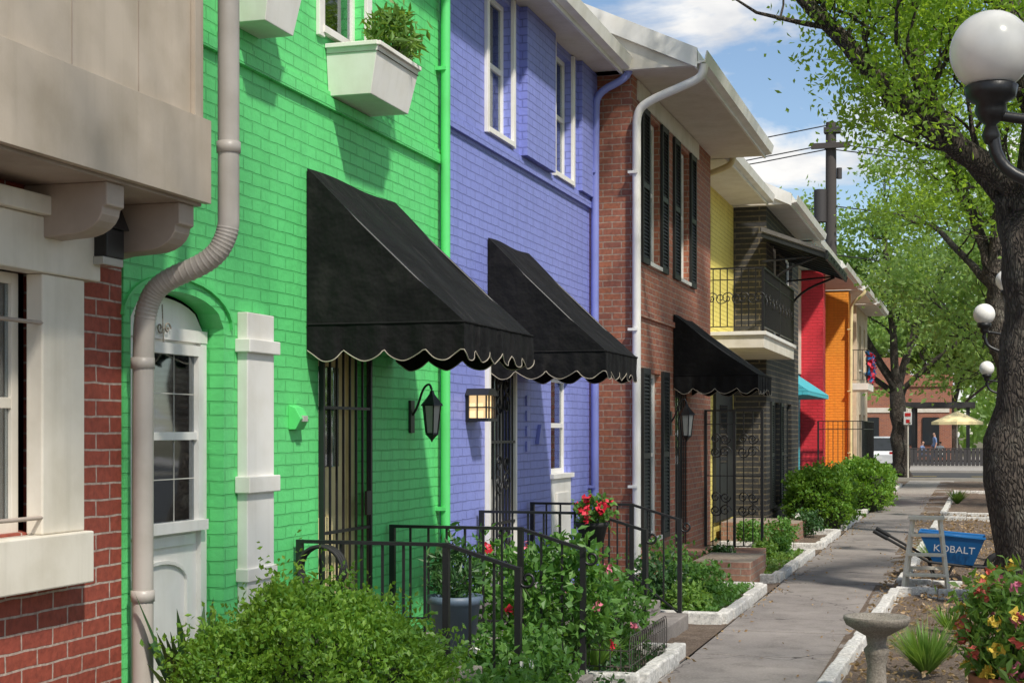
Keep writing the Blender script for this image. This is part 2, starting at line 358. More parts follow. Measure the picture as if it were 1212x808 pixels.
def roof(par,xe,xw,y0,y1,ze,k='white',slope=0.46,gable=True,sof='soffit'):
    mb=MB(); xr=-8.2; zr=ze+.12+slope*(xe-xr); t=.1
    A=[(xe,ze+.14),(xr,zr+.02),(-13,ze+.3),(-13,ze+.2),(xr,zr-.1),(xe,ze+.04)]
    mb.prism(A,'y',y0+.03,y1-.0,'shingle')
    mb.box(xe+.002,xe+.03,y0,y1,ze-.07,ze+.13,k)
    mb.prism([(xe+.032,ze-.03),(xe+.12,ze-.01),(xe+.15,ze+.11),(xe+.135,ze+.11),(xe+.11,ze+.0),(xe+.032,ze+.0)],'y',y0-.01,y1+.0,k)
    rb=[(xe+.03,ze-.07),(xe+.03,ze+.15),(xr,zr+.05),(xr,zr-.17)]
    mb.prism(rb,'y',y0-.02,y0+.028,k)
    mb.prism([(xr,zr-.17),(xr,zr+.05),(-13,ze+.33),(-13,ze+.13)],'y',y0-.02,y0+.028,k)
    mb.box(xw-.9,xe,y0+.031,y1,ze-.035,ze-.008,sof)
    mb.build('roof',par)
    if gable:
        mb=MB(); mb.face([(xw+.0,y0+.26,ze-.03),(xw,y0+.26,ze+.1+slope*(xe-xw)),(xr,y0+.26,zr-.1),(-12,y0+.26,ze+.3),(-12,y0+.26,ze-.03)],'cream')
        # boxed triangular end under the rake, clad in boards
        mb.prism([(xe-.004,ze-.02),(xe-.004,ze+.03),(xw-.9,ze+.03+slope*(xe-xw+.9)-.02),(xw-.9,ze-.02)],'y',y0+.034,y0+.24,'cream')
        mb.build('gable_siding',par)
def downspout(par,pts,r,k,n=10,name='downspout',straps=()):
    mb=MB(); mb.tube(smoothpath(pts,2),r,k,n)
    x,y=pts[-1][0],pts[-1][1]
    for z in (1.2,3.0,4.8): mb.box(x-r-.04,x+r*.4,y-r*1.35,y+r*1.35,z,z+.03,k)
    return mb.build(name,par)
def awning(name,x,y0,y1,zt,zf,p,val=.22,n=14):
    mb=MB(); xf=x+p; nx,ny=12,18
    vs=[];
    for i in range(nx+1):
        s=i/nx
        for j in range(ny+1):
            t=j/ny; sag=-0.045*math.sin(math.pi*s)*(0.6+0.4*math.cos(2*math.pi*t*2)); sag+=0.010*math.sin(7*t+9*s)
            vs.append((x+p*s,y0+(y1-y0)*t,zt+(zf-zt)*s+sag*(1 if 0<j<ny else .6)))
    fs=[(i*(ny+1)+j,(i+1)*(ny+1)+j,(i+1)*(ny+1)+j+1,i*(ny+1)+j+1) for i in range(nx) for j in range(ny)]
    mb.mesh(vs,fs,'canvas',True)
    for y,jj in ((y0,0),(y1,ny)):
        for i in range(nx):
            a=vs[i*(ny+1)+jj]; b=vs[(i+1)*(ny+1)+jj]
            mb.face([(a[0],y,zf),(b[0],y,zf),b,a],'canvas')
    path=[]
    m=60
    for i in range(m+1): path.append((x+p*i/m,y0,i/m*p))
    for i in range(1,m+1): path.append((xf,y0+(y1-y0)*i/m,p+(y1-y0)*i/m))
    for i in range(1,m+1): path.append((xf-p*i/m,y1,p+(y1-y0)+p*i/m))
    pit=.27; prev=None; edge=[]
    for (px,py,s) in path:
        zb=zf-val+.05-.075*abs(math.sin(math.pi*s/pit)); w=0.012*math.sin(s*17)+.008*math.sin(s*41)
        cur=((px,py,zf+.01),(px+w,py-w,zb))
        if prev: mb.face([prev[0],prev[1],cur[1],cur[0]],'canvas',True)
        prev=cur; edge.append(cur[1])
    mb.tube(edge,.0042,'piping',5)
    mb.tube([(q[0],q[1],zf+.0) for q in path],.009,'canvas',5)
    for y in (y0+.02,y1-.02):
        mb.tube([(x,y,zt-.03),(xf-.02,y,zf-.01)],.012,'iron',6); mb.tube([(x,y,zf),(xf-.02,y,zf)],.012,'iron',6)
    return mb.build(name)
def rail(mb,pts,zb,k='iron',sp=.12,post=True,top=.022,zlow=.1):
    for (a,b,ba,bb) in zip(pts[:-1],pts[1:],zb[:-1],zb[1:]):
        a=Vector(a);b=Vector(b); mb.bar(a,b,top*2,top,k)
        la=Vector((a.x,a.y,ba+zlow)); lb=Vector((b.x,b.y,bb+zlow)); mb.bar(la,lb,.03,.014,k)
        d=(Vector((b.x,b.y,0))-Vector((a.x,a.y,0))).length; n=max(1,int(d/sp))
        for i in range(1,n):
            t=i/n; p=a.lerp(b,t); q=la.lerp(lb,t); mb.bar(q,p,.015,.015,k)
    for p,z in zip(pts,zb): mb.box(p[0]-.02,p[0]+.02,p[1]-.02,p[1]+.02,z,p[2]+.012,k)
def spiral(c,r,turns,plane,sgn=1,n=26,a0=0):
    out=[]
    for i in range(n+1):
        t=i/n; a=a0+sgn*turns*2*math.pi*t; rr=r*(1-.85*t); p,q=rr*math.cos(a),rr*math.sin(a)
        out.append((c[0]+p,c[1],c[2]+q) if plane=='xz' else (c[0],c[1]+p,c[2]+q))
    return out
# ------------------------------------------------------------------ ground
mb=MB(); mb.box(-300,300,-60,500,-.3,-.06,'soil'); mb.build('ground')
mb=MB(); rgt=lambda y:-1.12+max(0,min(y,18)-9)*.032+max(0,y-18)*.012
ys=[-6.0]
while ys[-1]<59: ys.append(ys[-1]+1.55)
for a,b in zip(ys[:-1],ys[1:]):
    dz=random.uniform(-.006,.006); 
    mb.prism([(-2.22,a+.008),(min(rgt(a),-.62),a+.008),(min(rgt(b),-.62),b-.008),(-2.22,b-.008)],'z',-.1,dz,'concrete' if a<42 else 'pale')  # far slabs switch to the paler colour, painting in full sun
mb.box(-2.2,-1.2,-6,59,-.12,-.03,'soil')
mb.build('sidewalk',None,.006)
mb=MB(); mb.box(-60,60,60,72,-.055,-.04,'asphalt'); 
mb.box(-60,60,59.6,60,-.055,.08,'pale'); mb.build('cross_street')
mb=MB()
for i in range(-20,20): mb.box(i*3,i*3+1.6,65.9,66.0,-.04,-.036,'petaly')
mb.build('lane_markings')
mb=MB(); mb.box(4.5,30,-20,59,-.055,-.045,'asphalt'); mb.build('parking_lot')
mb=MB(); mb.box(-40,40,72,110,-.055,.06,'pale'); mb.build('far_pavement')
def bed(name,x0,x1,y0,y1,z,k='mulch',amp=.03,step=.25):
    mb=MB(); nx=max(2,int((x1-x0)/step)); ny=max(2,int((y1-y0)/step)); vs=[]
    for i in range(nx+1):
        for j in range(ny+1):
            e=(i in (0,nx)) or (j in (0,ny))
            vs.append((x0+(x1-x0)*i/nx,y0+(y1-y0)*j/ny,z+(0 if e else random.uniform(-amp,amp))))
    mb.mesh(vs,[(i*(ny+1)+j,(i+1)*(ny+1)+j,(i+1)*(ny+1)+j+1,i*(ny+1)+j+1) for i in range(nx) for j in range(ny)],k,True)
    return mb.build(name)
bed('mulch_bed',-1.1,4.4,-5,58,-.0,'mulch',.035)
bed('mulch_bed',-4.2,-2.25,-5,58,-.015,'mulch',.02)
def curbpath(name,pts,w=.11,z0=-.1,z1=.1,k='curb'):
    mb=MB()
    for a,b in zip(pts[:-1],pts[1:]):
        a=Vector((*a,0));b=Vector((*b,0)); d=(b-a); Ln=d.length; d.normalize(); n=max(1,round(Ln/.42))
        for i in range(n):
            p=a+d*(Ln*i/n+.004); q=a+d*(Ln*(i+1)/n-.004); zz=z1+random.uniform(-.010,.008); off=Vector((-d.y,d.x,0))*random.uniform(-.010,.010); o2=Vector((-d.y,d.x,0))*random.uniform(-.006,.006)
            p=p+off;q=q+off+o2
            mb.bar((p.x,p.y,(z0+zz)/2),(q.x,q.y,(z0+zz)/2),w,zz-z0,k)
    return mb.build(name,None,.014)
curbpath('garden_curb',[(-1.10,6),(-.82,17.6),(.1,17.6)])
curbpath('garden_curb',[(-.1,18.6),(-.80,18.6),(-.62,32.6),(.4,32.6)])
curbpath('garden_curb',[(.4,34.2),(-.6,34.2),(-.48,47),(.4,47)])
for (a,b) in ((10.9,12.5),(14.7,17.7),(18.9,23.2),(24.4,28.0),(29.2,33.6),(35.0,40),(41.5,46),(47.5,53)):
    curbpath('planter_curb',[(-3.9,a),(-2.31,a),(-2.31,b),(-3.9,b)],z1=.09)
curbpath('planter_curb',[(-4.0,8.7),(-2.31,8.7),(-2.31,2)],z1=.09)
mb=MB()
n=5200; P=np.stack([rng.uniform(-1.0,1.2,n),9+rng.uniform(0,1,n)**1.4*26,np.full(n,.03)],1); P[:,2]+=rng.uniform(0,.03,n)
d=rng.normal(size=(n,3)); d[:,2]*=.2; mb.leaves(P,.06,.03,'litter',dirs=d)
n=650; P=np.stack([np.where(rng.uniform(size=n)<.5,-2.22+rng.exponential(.1,n),-.95-rng.exponential(.14,n)),7+rng.uniform(0,1,n)*40,np.full(n,.012)],1); P[:,0]=np.clip(P[:,0],-2.2,-.95); d=rng.normal(size=(n,3)); d[:,2]*=.1; mb.leaves(P,.045,.022,'litter',dirs=d)
mb.build('leaf_litter')
# ------------------------------------------------------------------ LEFT HOUSE
e=empty('red_brick_house'); y0,y1=1.5,6.93
mb=MB(); wo=(5.2,6.30,1.38,2.60); wall(mb,-4.2,y0,y1,0,3.02,[wo],'redbrick',rev=.15); mb.build('brick_wall',e)
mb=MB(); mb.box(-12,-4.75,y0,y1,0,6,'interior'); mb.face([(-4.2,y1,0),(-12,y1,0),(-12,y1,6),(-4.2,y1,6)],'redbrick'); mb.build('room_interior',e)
mb=MB()
mb.box(-4.20,-4.09,4.6,6.56,2.58,2.839,'cream'); mb.box(-4.199,-4.11,6.10,6.45,1.37,2.579,'cream')
mb.box(-4.20,-4.07,4.6,6.47,1.12,1.369,'cream'); mb.box(-4.20,-4.05,4.6,6.58,2.84,2.93,'cream')
mb.build('window_surround',e,.008)
window(e,-4.2,5.2,6.10,1.38,2.58,'cream',rec=.04,blinds=True,sill=False)
mb=MB(); mb.tube([(-4.12,5.7,2.35),(-4.12,6.12,2.35)],.010,'taupe2'); mb.tube([(-4.12,5.7,1.45),(-4.12,6.12,1.45)],.010,'taupe2'); mb.build('window_bar',e)
mb=MB(); mb.box(-12,-3.73,y0,y1,3.02,6.6,'taupe'); mb.box(-3.729,-3.69,y0,y1+.01,3.0,3.42,'taupe')
mb.box(-3.729,-3.705,6.80,6.86,3.421,6.6,'taupe'); mb.box(-3.729,-3.705,5.2,5.26,3.421,6.6,'taupe')
mb.box(-4.19,-3.735,y0,y1-.01,2.985,3.018,'taupe2')
for yy in (5.75,6.3): mb.box(-3.729,-3.726,yy,yy+.006,3.421,6.6,'taupe2')
mb.build('overhanging_storey',e,.004)
mb=MB()
for y in (4.4,6.08,6.74):
    prof=[(-4.199,2.985),(-3.76,2.985),(-3.76,2.88)]+[(-3.78-.17*(1-math.cos(t)),2.87-.12*math.sin(t)) for t in [i*math.pi/2/6 for i in range(7)]]+[(-4.1,2.74),(-4.199,2.72)]
    mb.prism(prof,'y',y,y+.15,'taupe2')
mb.build('corbels',e,.006)
mb=MB(); mb.box(-4.19,-4.02,6.5,6.66,2.70,2.84,'iron'); mb.prism([(-4.19,2.84),(-4.0,2.84),(-4.05,2.96),(-4.19,2.96)],'y',6.48,6.68,'iron'); mb.box(-4.14,-4.03,6.49,6.67,2.66,2.70,'lglass'); mb.build('porch_light',e,.005)
mb=MB(); X=-3.64
pth=smoothpath([(X,7.03,6.8),(X,7.03,5.0),(X,7.03,3.0),(X,7.03,2.86),(-3.72,7.01,2.72),(-4.0,6.98,2.62),(-4.08,6.97,2.5),(-4.1,6.97,2.3),(-4.1,6.97,.0)],3)
mb.tube(pth,.055,'pipe',18)
for z in (3.3,4.6): mb.lathe((X,7.03,z),[(.055,-.03),(.062,-.028),(.062,.028),(.055,.03)],'pipe',18)
for i,p in enumerate(pth):
    if 2.42<p.z<2.9 and i%1==0:
        d=(pth[i+1]-pth[i-1]).normalized(); mb.tube([p-d*.006,p,p+d*.006],[.0555,.058,.0555],'pipe',18,cap=False)
for z in (2.2,1.0): mb.lathe((-4.1,6.97,z),[(.055,-.03),(.062,-.028),(.062,.028),(.055,.03)],'pipe',18)
mb.build('downspout',e)
# ------------------------------------------------------------------ GREEN HOUSE
e=empty('green_brick_house'); y0,y1=6.95,11.84
Wd=(7.02,8.05,.28,2.62); Gd=(9.40,10.28,.36,2.62); Gw=(9.45,10.2,4.58,5.85)
mb=MB(); wall(mb,-4.2,y0,y1,0,6.0,[Wd,Gd,Gw],'green',rev=.16)
a,b=Wd[0],Wd[1]; cx=(a+b)/2; hw=(b-a)/2; rise=.17; zt=Wd[3]
pts=[(a+(b-a)*i/16, zt-rise+rise*math.sqrt(max(0,1-((a+(b-a)*i/16-cx)/hw)**2))) for i in range(17)]
for p,q in zip(pts[:-1],pts[1:]):
    mb.face([(-4.199,p[0],p[1]),(-4.199,q[0],q[1]),(-4.199,q[0],zt+.001),(-4.199,p[0],zt+.001)],'green')
    mb.face([(-4.199,p[0],p[1]),(-4.199,q[0],q[1]),(-4.34,q[0],q[1]),(-4.34,p[0],p[1])],'greenp')
ring=[(cx+(hw+.09)*math.cos(t),zt-rise+(rise+.08)*math.sin(t)) for t in [math.pi*i/16 for i in range(17)]]
for (p,q) in zip(ring[:-1],ring[1:]): mb.bar((-4.195,p[0],p[1]),(-4.195,q[0],q[1]),.03,.02,'greenp')
mb.box(-4.2,-4.165,y0,y1,4.04,4.115,'green'); mb.box(-4.2,-4.18,y0,y1,4.116,4.16,'green')
mb.build('brick_wall',e,0)
body(e,-4.2,y0,y1,'green')
roof(e,-3.85,-4.2,y0,y1-.001,6.0,gable=False)
window(e,-4.2,*Gw,blinds=True)
mb=MB(); mb.box(-4.2,-4.17,9.36,9.449,4.5,5.9,'white'); mb.box(-4.2,-4.17,10.201,10.29,4.5,5.9,'white'); mb.build('window_trim',e,.004)
mb=MB(); x=-4.33
fy0,fy1=7.04,8.03
arcp=[(fy0+(fy1-fy0)*i/12, 2.44+.16*math.sqrt(max(0,1-((i-6)/6)**2))) for i in range(13)]
mb.prism([(fy0,.28)]+[(p[0],p[1]) for p in arcp]+[(fy1,.28)],'x',x-.04,x,'white')
mb.box(x,x+.03,fy0,fy0+.07,.28,2.36,'white'); mb.box(x,x+.03,fy1-.07,fy1,.28,2.36,'white'); mb.box(x,x+.035,fy0,fy1,2.361,2.43,'white')
dy0,dy1=7.13,7.94
wz0,wz1=1.36,2.28
mb.box(x,x+.06,dy0,dy0+.06,1.3,wz1+.06,'white');mb.box(x,x+.06,dy1-.06,dy1,1.3,wz1+.06,'white');mb.box(x,x+.06,dy0+.06,dy1-.06,wz1,wz1+.06,'white');mb.box(x,x+.075,dy0-.03,dy1+.03,1.28,1.34,'white')
mb.box(x+.0,x+.05,dy0+.06,dy1-.06,1.80,1.845,'white')
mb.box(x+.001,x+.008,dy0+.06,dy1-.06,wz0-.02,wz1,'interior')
z=wz1
while z>1.86: mb.face([(x+.012,dy0+.07,z),(x+.012,dy1-.07,z),(x+.026,dy1-.07,z-.018),(x+.026,dy0+.07,z-.018)],'blind'); z-=.034
for q in (.33,.66): 
    yy=dy0+.06+(dy1-dy0-.12)*q; mb.box(x+.030,x+.032,yy-.003,yy+.003,wz0-.02,wz1,'offwhite')
for zz in (2.06,1.58): mb.box(x+.0301,x+.0319,dy0+.06,dy1-.06,zz-.003,zz+.003,'offwhite')
mb.box(x+.027,x+.029,dy0+.06,dy1-.06,wz0-.02,wz1,'glass')
mb.box(x,x+.02,dy0+.03,dy1-.03,1.2,1.26,'white')
for (p,q) in (((7.24,.45),(7.24,1.0)),((7.83,.45),(7.83,1.0)),((7.24,.45),(7.83,.45))): mb.bar((x+.008,p[0],p[1]),(x+.008,q[0],q[1]),.02,.02,'white')
A_=arc((x+.008,7.535,1.0),.295,0,180,12,'yz')
A_=[(p[0],p[1],1.0+(p[2]-1.0)*.4) for p in A_]
for (p,q) in zip(A_[:-1],A_[1:]): mb.bar(p,q,.02,.02,'white')
mb.build('white_door',e,.004)
mb=MB(); mb.tube([(x+.04,7.5,2.55),(x+.05,7.5,2.3)],.004,'stone',5)
for s in (-1,1): mb.tube(spiral((x+.05,7.5+.04*s,2.42),.035,1.2,'yz',s),.005,'stone',5)
mb.build('door_ornament',e)
mb=MB(); mb.box(-4.2,-4.13,8.22,8.58,.3,2.56,'white'); mb.box(-4.2,-4.10,8.19,8.61,2.32,2.40,'white'); mb.box(-4.2,-4.10,8.19,8.61,1.48,1.58,'white'); mb.box(-4.2,-4.115,8.2,8.6,.95,1.03,'white'); mb.build('white_pilaster',e,.006)
mb=MB(); mb.box(-4.38,-4.33,9.41,10.27,.36,2.6,'yellowp'); mb.box(-4.329,-4.30,9.41,9.5,.36,2.6,'yellowp'); mb.box(-4.329,-4.30,10.18,10.27,.36,2.6,'yellowp')
mb.box(-4.329,-4.315,9.66,10.02,1.6,2.3,'glass')
mb.box(-4.329,-4.31,9.60,10.02,.55,1.25,'yellowp')
mb.face([(-4.312,9.52,1.0),(-4.312,9.62,1.0),(-4.312,9.62,1.7),(-4.312,9.52,1.7)],'petalo'); mb.build('yellow_door',e,.004)
mb=MB()
for i in range(8):
    y=9.44+i*.115; mb.box(-4.19,-4.175,y-.006,y+.006,.38,2.58,'iron')
for z in (.40,1.16,2.01,2.56): mb.box(-4.195,-4.17,9.42,10.27,z-.01,z+.01,'iron')
mb.box(-4.20,-4.165,9.41,9.435,.38,2.6,'iron'); mb.box(-4.20,-4.165,10.25,10.28,.38,2.6,'iron')
mb.box(-4.17,-4.15,10.14,10.22,1.25,1.42,'iron'); mb.build('security_grille',e)
mb=MB(); mb.prism([(-4.2,1.86),(-4.15,1.86),(-4.11,1.93),(-4.15,2.0),(-4.2,2.02)],'y',8.93,9.06,'greenp'); mb.box(-4.14,-4.105,8.96,9.03,1.91,1.95,'lglass'); mb.build('letter_box',e,.004)
downspout(e,[(-3.9,11.78,6.05),(-3.98,11.78,5.9),(-4.13,11.78,5.75),(-4.13,11.78,5.5),(-4.13,11.78,.1)],.04,'greenp')
def lantern(name,x,y,z,lit=False,s=1.0,par=None):
    mb=MB(); g='amber' if lit else 'lglass'
    mb.box(x,x+.02*s,y-.04*s,y+.04*s,z-.08*s,z+.16*s,'iron')
    mb.tube(smoothpath([(x+.02,y,z+.05*s),(x+.06*s,y,z+.12*s),(x+.10*s,y,z+.25*s),(x+.15*s,y,z+.29*s),(x+.17*s,y,z+.24*s)]),.009*s,'iron',6)
    cx=x+.17*s
    mb.lathe((cx,y,z),[(.001,.24*s),(.015*s,.23*s),(.02*s,.21*s),(.035*s,.19*s),(.085*s,.13*s),(.088*s,.12*s),(.07*s,.12*s)],'iron',6,False)
    mb.lathe((cx,y,z),[(.068*s,.12*s),(.045*s,-.08*s)],g,6,False)
    for j in range(6):
        a=2*math.pi*j/6; mb.bar((cx+.07*s*math.cos(a),y+.07*s*math.sin(a),z+.12*s),(cx+.047*s*math.cos(a),y+.047*s*math.sin(a),z-.08*s),.008*s,.008*s,'iron')
    mb.lathe((cx,y,z),[(.05*s,-.08*s),(.052*s,-.09*s),(.03*s,-.11*s),(.012*s,-.13*s),(.001,-.15*s)],'iron',6,False)
    return mb.build(name,par)
lantern('wall_lantern',-4.2,11.15,1.92,False,1.05)
awning('black_awning',-4.19,9.20,10.80,3.58,2.55,1.09)
def winbox(name,x,y0,y1,z0,z1,d):
    mb=MB(); t=.07
    vs=[(x,y0+t*.6,z0),(x+d-t,y0+t*.6,z0),(x+d-t,y1-t*.6,z0),(x,y1-t*.6,z0),(x,y0,z1),(x+d,y0,z1),(x+d,y1,z1),(x,y1,z1)]
    mb.mesh(vs,[(0,3,2,1),(0,1,5,4),(1,2,6,5),(2,3,7,6),(3,0,4,7)],'white')
    for a,b in (((x,y0),(x+d,y0)),((x+d,y0),(x+d,y1)),((x+d,y1),(x,y1))): mb.bar((a[0],a[1],z1),(b[0],b[1],z1),.035,.03,'white')
    mb.face([(x,y0,z1-.05),(x+d,y0,z1-.05),(x+d,y1,z1-.05),(x,y1,z1-.05)],'soil')
    return mb.build(name,None,.004)
winbox('window_box',-4.198,9.52,10.32,4.13,4.46,.38)
winbox('window_box',-4.198,8.08,8.55,4.26,4.62,.30)
def plant(name,c,rx,ry,rz,k,n,L_,W_,stems=0,flowers=None,core=None,up=.3,clump=12,spread=.35):
    mb=MB(); c=np.array(c,float); m=max(1,n//clump)
    dirs=rng.normal(size=(m,3)); dirs/=np.linalg.norm(dirs,axis=1)[:,None]
    rad=rng.uniform(.45,1.0,m)**.6; 
    cc=c+dirs*rad[:,None]*np.array([rx,ry,rz]); sc=spread*min(rx,ry,rz)
    P=np.repeat(cc,clump,0)+rng.normal(size=(m*clump,3))*sc*.6
    P=P[P[:,2]>.02]
    mb.leaves(P,L_,W_,k,up=up)
    base=(c[0],c[1],max(0,c[2]-rz))
    for i in range(stems):
        q=cc[rng.integers(m)]; mid=((base[0]+q[0])/2+random.uniform(-.03,.03),(base[1]+q[1])/2,(base[2]+q[2])/2)
        mb.tube([base,mid,tuple(q)],[.008,.006,.003],'stem',5)
    if flowers:
        for fk,fn,fs in flowers:
            idx=rng.integers(0,m,fn); 
            for i in idx:
                d=dirs[i]; 
                p=c+d*np.array([rx,ry,rz])*random.uniform(.95,1.15)
                if p[2]<.04: continue
                mb.leaves(p+rng.normal(size=(9,3))*fs*.35,fs,fs*.8,fk)
    return mb.build(name)
plant('window_box_plant',(-3.96,10.15,4.66),.18,.36,.2,'grassb',460,.12,.035,14,up=.5)
# ------------------------------------------------------------------ PURPLE HOUSE
e=empty('purple_brick_house'); y0,y1=11.86,17.18
Pd=(13.05,13.95,.36,2.62); P1=(13.1,13.85,4.60,5.88); P2=(15.4,16.12,4.58,5.88); P3=(15.3,16.1,.30,2.42)
mb=MB(); wall(mb,-4.2,y0,y1,0,6.0,[Pd,P1,P2,P3],'purple',rev=.15)
mb.box(-4.2,-4.165,y0,y1,4.40,4.47,'purple'); mb.box(-4.2,-4.182,y0,y1,4.471,4.52,'purple')
mb.box(-4.2,-4.12,14.15,15.2,4.521,5.96,'purple'); mb.box(-4.2,-4.14,16.4,17.1,4.521,5.96,'purple')
mb.build('brick_wall',e)
body(e,-4.2,y0,y1,'purple'); roof(e,-3.85,-4.2,y0,y1-.001,6.0,gable=False)
for w in (P1,P2): 
    window(e,-4.2,*w,blinds=True)
    mb=MB(); mb.box(-4.2,-4.165,w[0]-.07,w[0]-.001,w[2]-.06,5.95,'white'); mb.box(-4.2,-4.165,w[1]+.001,w[1]+.07,w[2]-.06,5.95,'white'); mb.build('window_trim',e,.004)
window(e,-4.2,15.3,16.1,1.40,2.42,blinds=True,sill=True)
mb=MB(); mb.box(-4.26,-4.2+.01,15.31,16.09,.31,1.345,'white'); mb.box(-4.19,-4.17,15.45,15.95,.5,1.2,'white'); mb.build('window_panel',e,.005)
mb=MB(); mb.box(-4.34,-4.30,13.06,13.94,.36,2.6,'offwhite'); mb.box(-4.299,-4.285,13.25,13.75,1.4,2.4,'glass'); mb.build('entry_door',e,.004)
mb=MB()
mb.box(-4.21,-4.16,13.06,13.11,.38,2.6,'white'); mb.box(-4.21,-4.16,13.89,13.94,.38,2.6,'white')
for i in range(8):
    y=13.15+i*.1; mb.box(-4.19,-4.175,y-.007,y+.007,.38,2.58,'iron')
for z in (.40,1.0,1.75,2.56): mb.box(-4.195,-4.165,13.11,13.89,z-.012,z+.012,'iron')
for z in (.7,1.37,2.1):
    for s in (-1,1): mb.tube(spiral((-4.17,13.5+.12*s,z),.11,1.5,'yz',s),.008,'iron',5); mb.tube(spiral((-4.17,13.5+.12*s,z+.18),.09,1.5,'yz',-s),.008,'iron',5)
mb.build('security_grille',e)
mb=MB(); 
for i,z in enumerate((2.15,2.0,1.85,1.7)): mb.box(-4.2,-4.18,14.35,14.46,z-.05,z+.05,'purplep')
mb.prism([(14.7,1.72),(14.9,1.72),(14.8,1.92)],'x',-4.2,-4.16,'purplep'); mb.build('house_number_tiles',e,.004)
mb=MB(); mb.box(-4.2,-4.17,12.50,12.75,1.93,2.18,'iron'); mb.prism([(12.48,2.16),(12.77,2.16),(12.71,2.22),(12.54,2.22)],'x',-4.2,-3.99,'iron'); mb.box(-4.169,-4.02,12.52,12.73,1.965,2.158,'amber'); mb.box(-4.17,-3.99,12.49,12.76,1.935,1.962,'iron')
for y in (12.50,12.58,12.67,12.75): mb.box(-4.016,-4.004,y-.007,y+.007,1.963,2.158,'iron')
mb.box(-4.10,-4.09,12.505,12.517,1.963,2.158,'iron'); mb.box(-4.016,-4.004,12.5,12.75,2.05,2.062,'iron'); mb.box(-4.169,-4.0,12.505,12.517,2.05,2.062,'iron')
mb.build('porch_lantern')
downspout(e,[(-3.75,17.08,6.0),(-3.8,17.05,5.88),(-4.1,16.95,5.72),(-4.13,16.95,5.5),(-4.13,16.95,.1)],.045,'purplep')
awning('black_awning',-4.19,13.12,14.45,3.60,2.56,1.09)
# ------------------------------------------------------------------ BROWN BRICK HOUSE
xb=-3.75
e=empty('brown_brick_house'); y0,y1=17.2,22.7
ops=[(18.12,18.8,3.9,5.66),(20.15,20.85,3.9,5.66),(18.15,18.85,.55,2.56),(19.85,20.75,.3,2.5)]
mb=MB(); wall(mb,xb,y0,y1,0,6.0,ops,'brownbrick',rev=.12); mb.box(xb,xb+.03,y0+.01,y1,3.2,3.27,'brownbrick'); mb.build('brick_wall',e)
body(e,xb,y0,y1,'brownbrick',xi=-4.3)
roof(e,-2.98,xb,y0-.25,y1+.2,6.0)
for o in ops[:3]: window(e,xb,*o,blinds=True,munt=0)
mb=MB()
def shutter(mb,x,y0,y1,z0,z1):
    mb.box(x,x+.035,y0,y0+.045,z0,z1,'shutter'); mb.box(x,x+.035,y1-.045,y1,z0,z1,'shutter')
    for z in (z0,(z0+z1)/2-.03,z1-.07): mb.box(x,x+.033,y0+.045,y1-.045,z,z+.07,'shutter')
    z=z0+.08
    while z<z1-.08:
        mb.face([(x+.008,y0+.045,z+.035),(x+.008,y1-.045,z+.035),(x+.03,y1-.045,z),(x+.03,y0+.045,z)],'shutter'); z+=.045
    mb.box(x,x+.006,y0+.04,y1-.04,z0,z1,'shutter')
for a,b in ((17.66,18.08),(18.84,19.26),(19.68,20.1),(20.9,21.32)): shutter(mb,xb+.002,a,b,3.85,5.7)
for a,b in ((17.68,18.1),(18.9,19.32)): shutter(mb,xb+.002,a,b,.5,2.6)
mb.build('shutters',e)
mb=MB(); mb.box(xb+.001,xb+.02,17.45,21.6,5.72,5.95,'cream'); mb.build('frieze_board',e)
mb=MB(); mb.box(xb-.12,xb-.08,19.85,20.75,.3,2.5,'shutter'); mb.box(xb-.079,xb-.06,20.0,20.6,1.4,2.3,'glass')
for i in range(7): mb.box(xb-.02,xb-.006,19.9+i*.13,19.914+i*.13,.3,2.5,'iron')
mb.build('entry_door',e,.004)
downspout(e,[(-2.88,17.0,5.98),(-2.9,17.02,5.86),(-3.0,17.05,5.8),(-3.55,17.1,5.62),(-3.68,17.12,5.5),(-3.68,17.12,5.2),(-3.68,17.12,.2)],.05,'white')
lantern('wall_lantern',xb+.005,19.45,1.9,False,1.3)
awning('black_awning',xb+.01,19.7,21.1,3.38,2.58,1.1)
# ------------------------------------------------------------------ YELLOW HOUSE
e=empty('yellow_brick_house'); y0,y1=22.72,28.0
ops=[(24.6,25.5,3.45,5.5),(25.9,27.1,.3,2.5),(23.4,24.3,.3,2.5)]
mb=MB(); wall(mb,-4.2,y0,y1,0,6.0,ops,'yellow'); mb.build('brick_wall',e); body(e,-4.2,y0,y1,'yellow')
roof(e,-3.55,-4.2,y0+.2,y1-.3,6.0,gable=False)
window(e,-4.2,*ops[0]); window(e,-4.2,*ops[2],blinds=True)
mb=MB(); mb.box(-4.34,-4.15,25.7,27.6,.3,2.7,'shutter'); mb.box(-4.149,-4.14,26.1,26.9,1.3,2.3,'carg'); mb.build('entry_door',e)
downspout(e,[(-3.45,23.0,6),(-3.5,23,5.85),(-4.05,23.0,5.7),(-4.14,23.0,5.5),(-4.14,23,.1)],.045,'yellowp')
mb=MB(); mb.box(-4.19,-3.12,24.0,28.2,3.16,3.36,'cream'); mb.box(-4.19,-3.08,23.96,28.24,3.361,3.42,'white')
mb.build('balcony_slab',e,.005)
mb=MB(); zt,zb=4.42,3.42
rail(mb,[(-4.15,24.02,zt),(-3.14,24.02,zt),(-3.14,26.1,zt),(-3.14,28.2,zt)],[zb]*4,sp=.11,zlow=.08)
mb.bar((-4.15,24.02,zt-.18),(-3.14,24.02,zt-.18),.02,.014,'iron'); mb.bar((-3.14,24.02,zt-.18),(-3.14,28.2,zt-.18),.02,.014,'iron')
